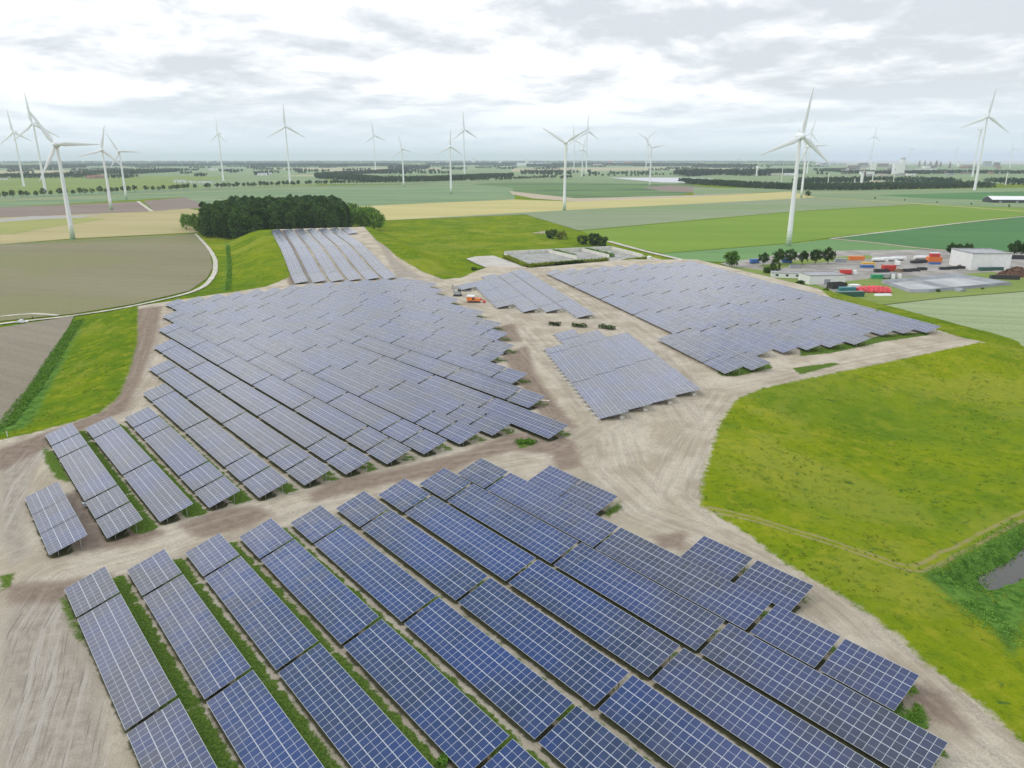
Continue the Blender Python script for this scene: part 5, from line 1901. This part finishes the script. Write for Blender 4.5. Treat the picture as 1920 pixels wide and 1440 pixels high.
# white marker post and pallet boxes at the left track
x, y = GT(14, 818)
o = thing('marker_post', 'small white marker post on the grass verge at the left edge', 'post', (x, y, float(zfun([x], [y])[0])))
mb = MB()
mb.tube((0, 0, -0.2), (0, 0, 1.3), 0.09, 0.09, 8)
mb.obj('post', m_wht, o)
mb = MB()
mb.tube((0, 0, 1.3), (0, 0, 1.5), 0.1, 0.04, 8)
mb.obj('cap', m_red, o)
x, y = G(158, 953, 0)
o = thing('inverter_box', 'small pale box on legs beside the second row on the left', 'box', (x, y, 0), R(-38))
mb = MB()
mb.box((0, 0, 0.8), (0.9, 0.4, 0.6))
mb.obj('cabinet', m_gry, o)
for s_ in (-0.45, 0.45):
    mb = MB()
    mb.tube((s_, 0, -0.1), (s_, 0, 0.5), 0.05, 0.05, 6)
    mb.obj('leg', m_alu, o)
x, y = G(1022, 752, 0)
o = thing('plank', 'pale plank lying at the corner of the middle array', 'plank', (x, y, 0), R(-15))
mb = MB()
mb.box((0, 0, 0.12), (2.4, 0.9, 0.2))
mb.obj('board', mat('pale_wood', (0.55, 0.47, 0.36), 0.8), o)

# ------------------------------------------------------------------ white hatchback and the person beside it
x, y = G(43, 606)
o = thing('car', 'small white hatchback parked on the field track at the left edge', 'car', (x, y, FIELD_Z + 0.12), R(12))
mb = MB()
prof = [(-2.05, 0.32), (2.05, 0.30), (2.12, 0.62), (1.95, 0.82), (0.95, 0.98), (0.25, 1.45), (-1.15, 1.48), (-1.85, 1.05), (-2.1, 0.85)]
for s_ in (-1, 1):
    pts = [(p_[0], s_ * (0.86 if p_[1] < 1.1 else 0.68), p_[1]) for p_ in prof]
    mb.quad(pts if s_ < 0 else pts[::-1])
for a, c_ in zip(prof, prof[1:] + prof[:1]):
    wa, wc = (0.86 if a[1] < 1.1 else 0.68), (0.86 if c_[1] < 1.1 else 0.68)
    mb.quad([(a[0], -wa, a[1]), (a[0], wa, a[1]), (c_[0], wc, c_[1]), (c_[0], -wc, c_[1])])
mb.obj('body', m_wht, o)
for nm, pts in (('windscreen', [(0.98, -0.72, 1.0), (0.98, 0.72, 1.0), (0.30, 0.6, 1.44), (0.30, -0.6, 1.44)]), ('rear_window', [(-1.84, 0.7, 1.08), (-1.84, -0.7, 1.08), (-1.22, -0.58, 1.45), (-1.22, 0.58, 1.45)])):
    mb = MB()
    nrm = (Vector(pts[1]) - Vector(pts[0])).cross(Vector(pts[2]) - Vector(pts[1])).normalized() * 0.02
    mb.quad([tuple(Vector(p_) + nrm) for p_ in pts])
    mb.obj(nm, m_glass, o)
for s_ in (-1, 1):
    for x0, x1 in ((-0.45, 0.55), (-1.5, -0.52)):
        mb = MB()
        mb.quad([(x0, s_ * 0.84, 1.02), (x1, s_ * 0.84, 1.02), (x1 - (0.35 if x1 > 0 else 0), s_ * 0.72, 1.38), (x0 + (0 if x1 > 0 else 0.3), s_ * 0.72, 1.38)])
        mb.obj('side_window', m_glass, o)
    for xx in (-1.3, 1.3):
        mb = MB()
        mb.tube((xx, s_ * 0.66, 0.32), (xx, s_ * 0.88, 0.32), 0.32, 0.32, 14)
        w_ = mb.obj('wheel', m_tyre, o)
        mb = MB()
        mb.tube((xx, s_ * 0.87, 0.32), (xx, s_ * 0.895, 0.32), 0.19, 0.19, 10)
        mb.obj('rim', m_alu, w_)
    mb = MB()
    mb.box((2.03, s_ * 0.62, 0.68), (0.12, 0.34, 0.16))
    mb.obj('headlight', m_alu, o)


def skinned(name, joints, edges, radii, m, parent, root=0, sub=1):
    me = bpy.data.meshes.new(name)
    me.from_pydata(joints, edges, [])
    ob = link(bpy.data.objects.new(name, me), parent)
    md = ob.modifiers.new('skin', 'SKIN')
    for i, r in enumerate(radii):
        me.skin_vertices[0].data[i].radius = (r, r)
    me.skin_vertices[0].data[root].use_root = True
    md.use_smooth_shade = True
    if sub:
        ob.modifiers.new('sub', 'SUBSURF').levels = sub
        ob.modifiers['sub'].render_levels = sub
    dg = bpy.context.evaluated_depsgraph_get()
    ev = bpy.data.meshes.new_from_object(ob.evaluated_get(dg))
    ob.modifiers.clear()
    ob.data = ev
    ev.materials.clear()
    ev.materials.append(m)
    return ob


x, y = G(62, 600)
o = thing('person', 'person in dark clothes standing on the track beside the white car', 'person', (x, y, FIELD_Z + 0.1), R(160))
m_skin = mat('skin', (0.45, 0.28, 0.20), 0.6)
m_cloth = mat('dark_jacket', (0.05, 0.03, 0.025), 0.8)
m_trs = mat('dark_trousers', (0.03, 0.03, 0.045), 0.8)
J = [(0, 0, .95), (0, 0, 1.2), (0, 0, 1.42), (0, -.01, 1.53), (0, -.02, 1.64), (0, -.02, 1.74),
     (.19, 0, 1.42), (.25, .03, 1.14), (.25, -.08, .90), (.25, -.12, .80), (-.19, 0, 1.42), (-.25, .03, 1.14), (-.25, -.08, .90), (-.25, -.12, .80),
     (.10, 0, .90), (.11, -.01, .50), (.12, .02, .09), (.13, -.14, .05), (-.10, 0, .90), (-.11, .01, .50), (-.12, .03, .09), (-.13, -.13, .05)]
Ed = [(0, 1), (1, 2), (2, 3), (3, 4), (4, 5), (2, 6), (6, 7), (7, 8), (8, 9), (2, 10), (10, 11), (11, 12), (12, 13), (0, 14), (14, 15), (15, 16), (16, 17), (0, 18), (18, 19), (19, 20), (20, 21)]
Rd = [.15, .14, .15, .06, .095, .085, .075, .055, .04, .035, .075, .055, .04, .035, .10, .07, .05, .045, .10, .07, .05, .045]
skinned('body', J, Ed, Rd, m_skin, o)
skinned('jacket', [J[0], J[1], J[2], J[6], J[7], J[8], J[10], J[11], J[12]], [(0, 1), (1, 2), (2, 3), (3, 4), (4, 5), (2, 6), (6, 7), (7, 8)], [.175, .165, .17, .095, .075, .058, .095, .075, .058], m_cloth, o)
skinned('trousers', [(0, 0, .95), J[14], J[15], (.12, .02, .14), J[18], J[19], (-.12, .03, .14)], [(0, 1), (1, 2), (2, 3), (0, 4), (4, 5), (5, 6)], [.165, .12, .09, .075, .12, .09, .075], m_trs, o)
mb = MB()
mb.ell((0, 0.005, 1.72), (0.105, 0.115, 0.10), 12, 8)
mb.obj('hair', m_dark, o, True, True)

# ------------------------------------------------------------------ far farms, sheds and the works on the horizon
def at_scale(px, py):
    x, y = G(px, py)
    return x, y, math.hypot(y, CAM_H) / FPX


m_cream = mat('cream_wall', (0.55, 0.50, 0.40), 0.8)
m_rroof = mat('red_tiles', (0.34, 0.13, 0.09), 0.8)
m_brick = mat('brick_wall', (0.33, 0.20, 0.15), 0.9)
sheds = [(172, 335, 16, 5, 'r', 'red-roofed farm'), (188, 334.5, 12, 5, 'r', 'second red-roofed farm'), (338, 342, 20, 4, 'w', 'pale long farm shed'), (360, 342.5, 12, 3, 'w', 'short pale farm shed'), (385, 343, 24, 2.5, 'w', 'low white glasshouse'),
         (400, 319, 14, 3, 'w', 'white shed row'), (425, 319, 16, 3, 'w', 'second white shed row'), (492, 329, 16, 4, 'w', 'white barn with trees'), (506, 328, 7, 4, 'w', 'small white barn'), (820, 309, 8, 5, 'w', 'white block'), (838, 309, 5, 7, 'c', 'cream block'),
         (888, 309, 6, 12, 'w', 'white square tower block'), (938, 309, 5, 8, 'w', 'narrow white tower block'), (985, 310, 30, 4, 'w', 'long white hall'), (988, 306, 6, 7, 'w', 'white twin tower hall'), (1012, 310, 14, 4, 'w', 'white hall beside the twin tower'),
         (1080, 309, 12, 5, 'w', 'white hall right of the wheat-edge turbine'), (1120, 311, 16, 3, 'b', 'brown long shed'), (1145, 308, 9, 5, 'r', 'red-roofed village house'), (1160, 310, 20, 5, 'w', 'long white shed in the village'), (1180, 309, 14, 5, 'r', 'red-roofed long house'), (1190, 311, 10, 4, 'w', 'pale village shed'),
         (1218, 308, 8, 4, 'w', 'small pale house right of the village'), (0, 337, 24, 2, 'w', 'low white shed at the left edge'), (1318, 304, 8, 3, 'w', 'pale house above the hazy wood'), (1385, 303, 8, 4, 'w', 'white block above the hazy wood')]
for px_, py_, wpx, hpx, k_, lab in sheds:
    x, y, s = at_scale(px_, py_)
    wl, rf = {'w': (m_wht, m_groof), 'r': (m_brick, m_rroof), 'c': (m_cream, m_groof), 'b': (m_brick, m_groof)}[k_]
    tall = hpx >= 7
    building('far_building', lab + ' far out among the fields', 'building', (x, y), (wpx * s, max(8, wpx * s * 0.4), hpx * s * (0.75 if not tall else 1.0)), R(random.uniform(-12, 12)), wl, rf, 'far farms and sheds', 0 if tall else hpx * s * 0.35, 2)

works = []
rw = random.Random(4)
named = [(1683, 327, 18, 19, 'w', 'big white square silo block at the works'), (1689, 327, 9, 26, 's', 'tall white round silo rising behind the square white block'), (1636, 322, 8, 15, 'w', 'white block with dark band at the works'), (1625, 327, 22, 5, 'w', 'long cream hall left of the silo block'),
         (1615, 343, 5, 17, 's', 'slim pale stack left in the works front'), (1635, 345, 2, 20, 's', 'thin white stack in the works front'), (1602, 345, 2, 9, 's', 'short white post in the works front'), (1616, 351, 12, 8, 'c', 'cream plant block in the works front'), (1645, 346, 24, 7, 'c', 'low cream processing hall'),
         (1620, 340, 6, 22, 'k', 'brown tower frame in the works front'), (1723, 313, 4, 12, 'k', 'brown spire-shaped column, left of two'), (1733, 313, 4, 12, 'k', 'brown spire-shaped column, right of two'), (1744, 313, 5, 10, 'k', 'brown column group block'), (1755, 313, 6, 12, 'k', 'brown broad column with smoke-stained top'),
         (1763, 313, 4, 10, 'k', 'brown column right of the broad one'), (1780, 316, 5, 12, 'k', 'brown lattice column'), (1796, 312, 5, 8, 's', 'white dome tank among the works roofs'), (1850, 312, 12, 9, 'g', 'grey hall at the right works'), (1868, 313, 9, 8, 'k', 'brown hall at the right works'), (1600, 316, 16, 5, 'k', 'brown factory hall left'),
         (1618, 312, 14, 6, 'k', 'brown factory hall centre'), (1655, 313, 16, 6, 'k', 'brown factory hall behind the silo'), (1570, 319, 18, 4, 'b', 'brick hall beside the hazy turbine'), (1545, 313, 14, 4, 'g', 'grey hall left of the works'), (1810, 316, 18, 4, 'r', 'red-roofed hall right of the dome'), (1700, 322, 30, 4, 'g', 'long grey hall right of the silo'),
         (1735, 321, 30, 4, 'w', 'long pale hall below the spires'), (1585, 323, 14, 4, 'w', 'pale hall left of the cream one'), (1655, 330, 26, 3, 'c', 'low cream warehouse below the silo'), (1450, 329, 30, 4, 'c', 'long cream warehouse beyond the front wood'), (1480, 329, 26, 4, 'w', 'long white warehouse beyond the front wood'),
         (1885, 347, 2, 22, 's', 'thin white mast by the right wood'), (1465, 342, 1.5, 26, 's', 'thin pale mast in front of the left wood'), (1552, 346, 1.5, 20, 's', 'thin pale mast over the works siding'), (1674, 350, 1.5, 28, 's', 'thin pale mast right of the cream hall'), (1419, 330, 4, 14, 's', 'mushroom-topped pale water tower')]
m_kol = mat('brown_steel', (0.20, 0.15, 0.14), 0.8)
for px_, py_, wpx, hpx, k_, lab in named:
    x, y, s = at_scale(px_, py_)
    if k_ == 's':
        o = thing('chimney_stack' if wpx < 4 else 'silo', lab, 'stack' if wpx < 4 else 'silo', (x, y, FIELD_Z), 0, 'stacks and silos of the works')
        mb = MB()
        mb.tube((0, 0, 0), (0, 0, hpx * s), wpx * s / 2, wpx * s / 2 * (0.7 if wpx < 4 else 1), 14)
        mb.obj('shaft', m_wht, o)
        mb = MB()
        cap = 1.6 if 'mushroom' in lab else 1.05
        mb.tube((0, 0, hpx * s), (0, 0, hpx * s * (1.12 if cap < 1.5 else 1.25)), wpx * s / 2 * (0.75 if wpx < 4 else cap), wpx * s / 2 * (0.6 if cap < 1.5 else 1.2), 14)
        mb.obj('cap', m_gry if cap < 1.5 else m_wht, o)
    elif k_ == 'k' and wpx < 8:
        o = thing('process_column', lab, 'column', (x, y, FIELD_Z), 0, 'process columns of the works')
        mb = MB()
        mb.tube((0, 0, 0), (0, 0, hpx * s * 0.7), wpx * s / 2.2, wpx * s / 3, 10)
        mb.obj('shell', m_kol, o)
        mb = MB()
        mb.tube((0, 0, hpx * s * 0.7), (0, 0, hpx * s), wpx * s / 5, wpx * s / 8, 8)
        mb.obj('vent_pipe', m_kol, o)
        mb = MB()
        for f_ in (0.3, 0.55):
            mb.tube((0, 0, hpx * s * f_), (0, 0, hpx * s * f_ + s * 0.4), wpx * s / 1.7, wpx * s / 1.7, 10)
        mb.obj('platform', m_gry, o)
    else:
        wl, rf = {'w': (m_wht, m_groof), 'r': (m_brick, m_rroof), 'c': (m_cream, m_groof), 'b': (m_brick, m_groof), 'k': (m_kol, m_groof), 'g': (m_gry, m_groof)}[k_]
        building('works_building', lab, 'building', (x, y), (wpx * s, wpx * s * 0.6, hpx * s), R(rw.uniform(-8, 8)), wl, rf, 'halls of the works', 0, 2)
for i in range(70):
    px_ = rw.choice([rw.uniform(1560, 1880), rw.uniform(1580, 1720)])
    py_ = rw.uniform(313, 330)
    x, y, s = at_scale(px_, py_)
    wpx, hpx = rw.uniform(5, 16), rw.uniform(2.0, 4.5)
    k_ = rw.choice('wkrgcbkw')
    wl, rf = {'w': (m_wht, m_groof), 'r': (m_brick, m_rroof), 'c': (m_cream, m_groof), 'b': (m_brick, m_groof), 'k': (m_kol, m_groof), 'g': (m_gry, m_groof)}[k_]
    building('works_shed', 'low hazy shed among the crowded roofs of the distant works', 'building', (x, y), (wpx * s, wpx * s * 0.7, hpx * s), R(rw.uniform(-12, 12)), wl, rf, 'small sheds of the works', 0, 1)

# ------------------------------------------------------------------ haze: one closed box of thin air round everything
mb = MB()
mb.box((0, 23000, 160), (93000, 56000, 336))
hm = bpy.data.materials.new('haze_air')
hm.use_nodes = True
t = hm.node_tree
t.nodes.clear()
q = NB(t)
pv = q.n('ShaderNodeVolumePrincipled', inp={'Color': (0.80, 0.88, 1.0, 1), 'Density': 0.000055, 'Anisotropy': 0.25})
q.n('ShaderNodeOutputMaterial', inp={1: pv.outputs[0]})
hz_ = mb.obj('haze', hm)
tag(hz_, kind='stuff')
print('objects', len(bpy.data.objects), 'poplars', cnt)
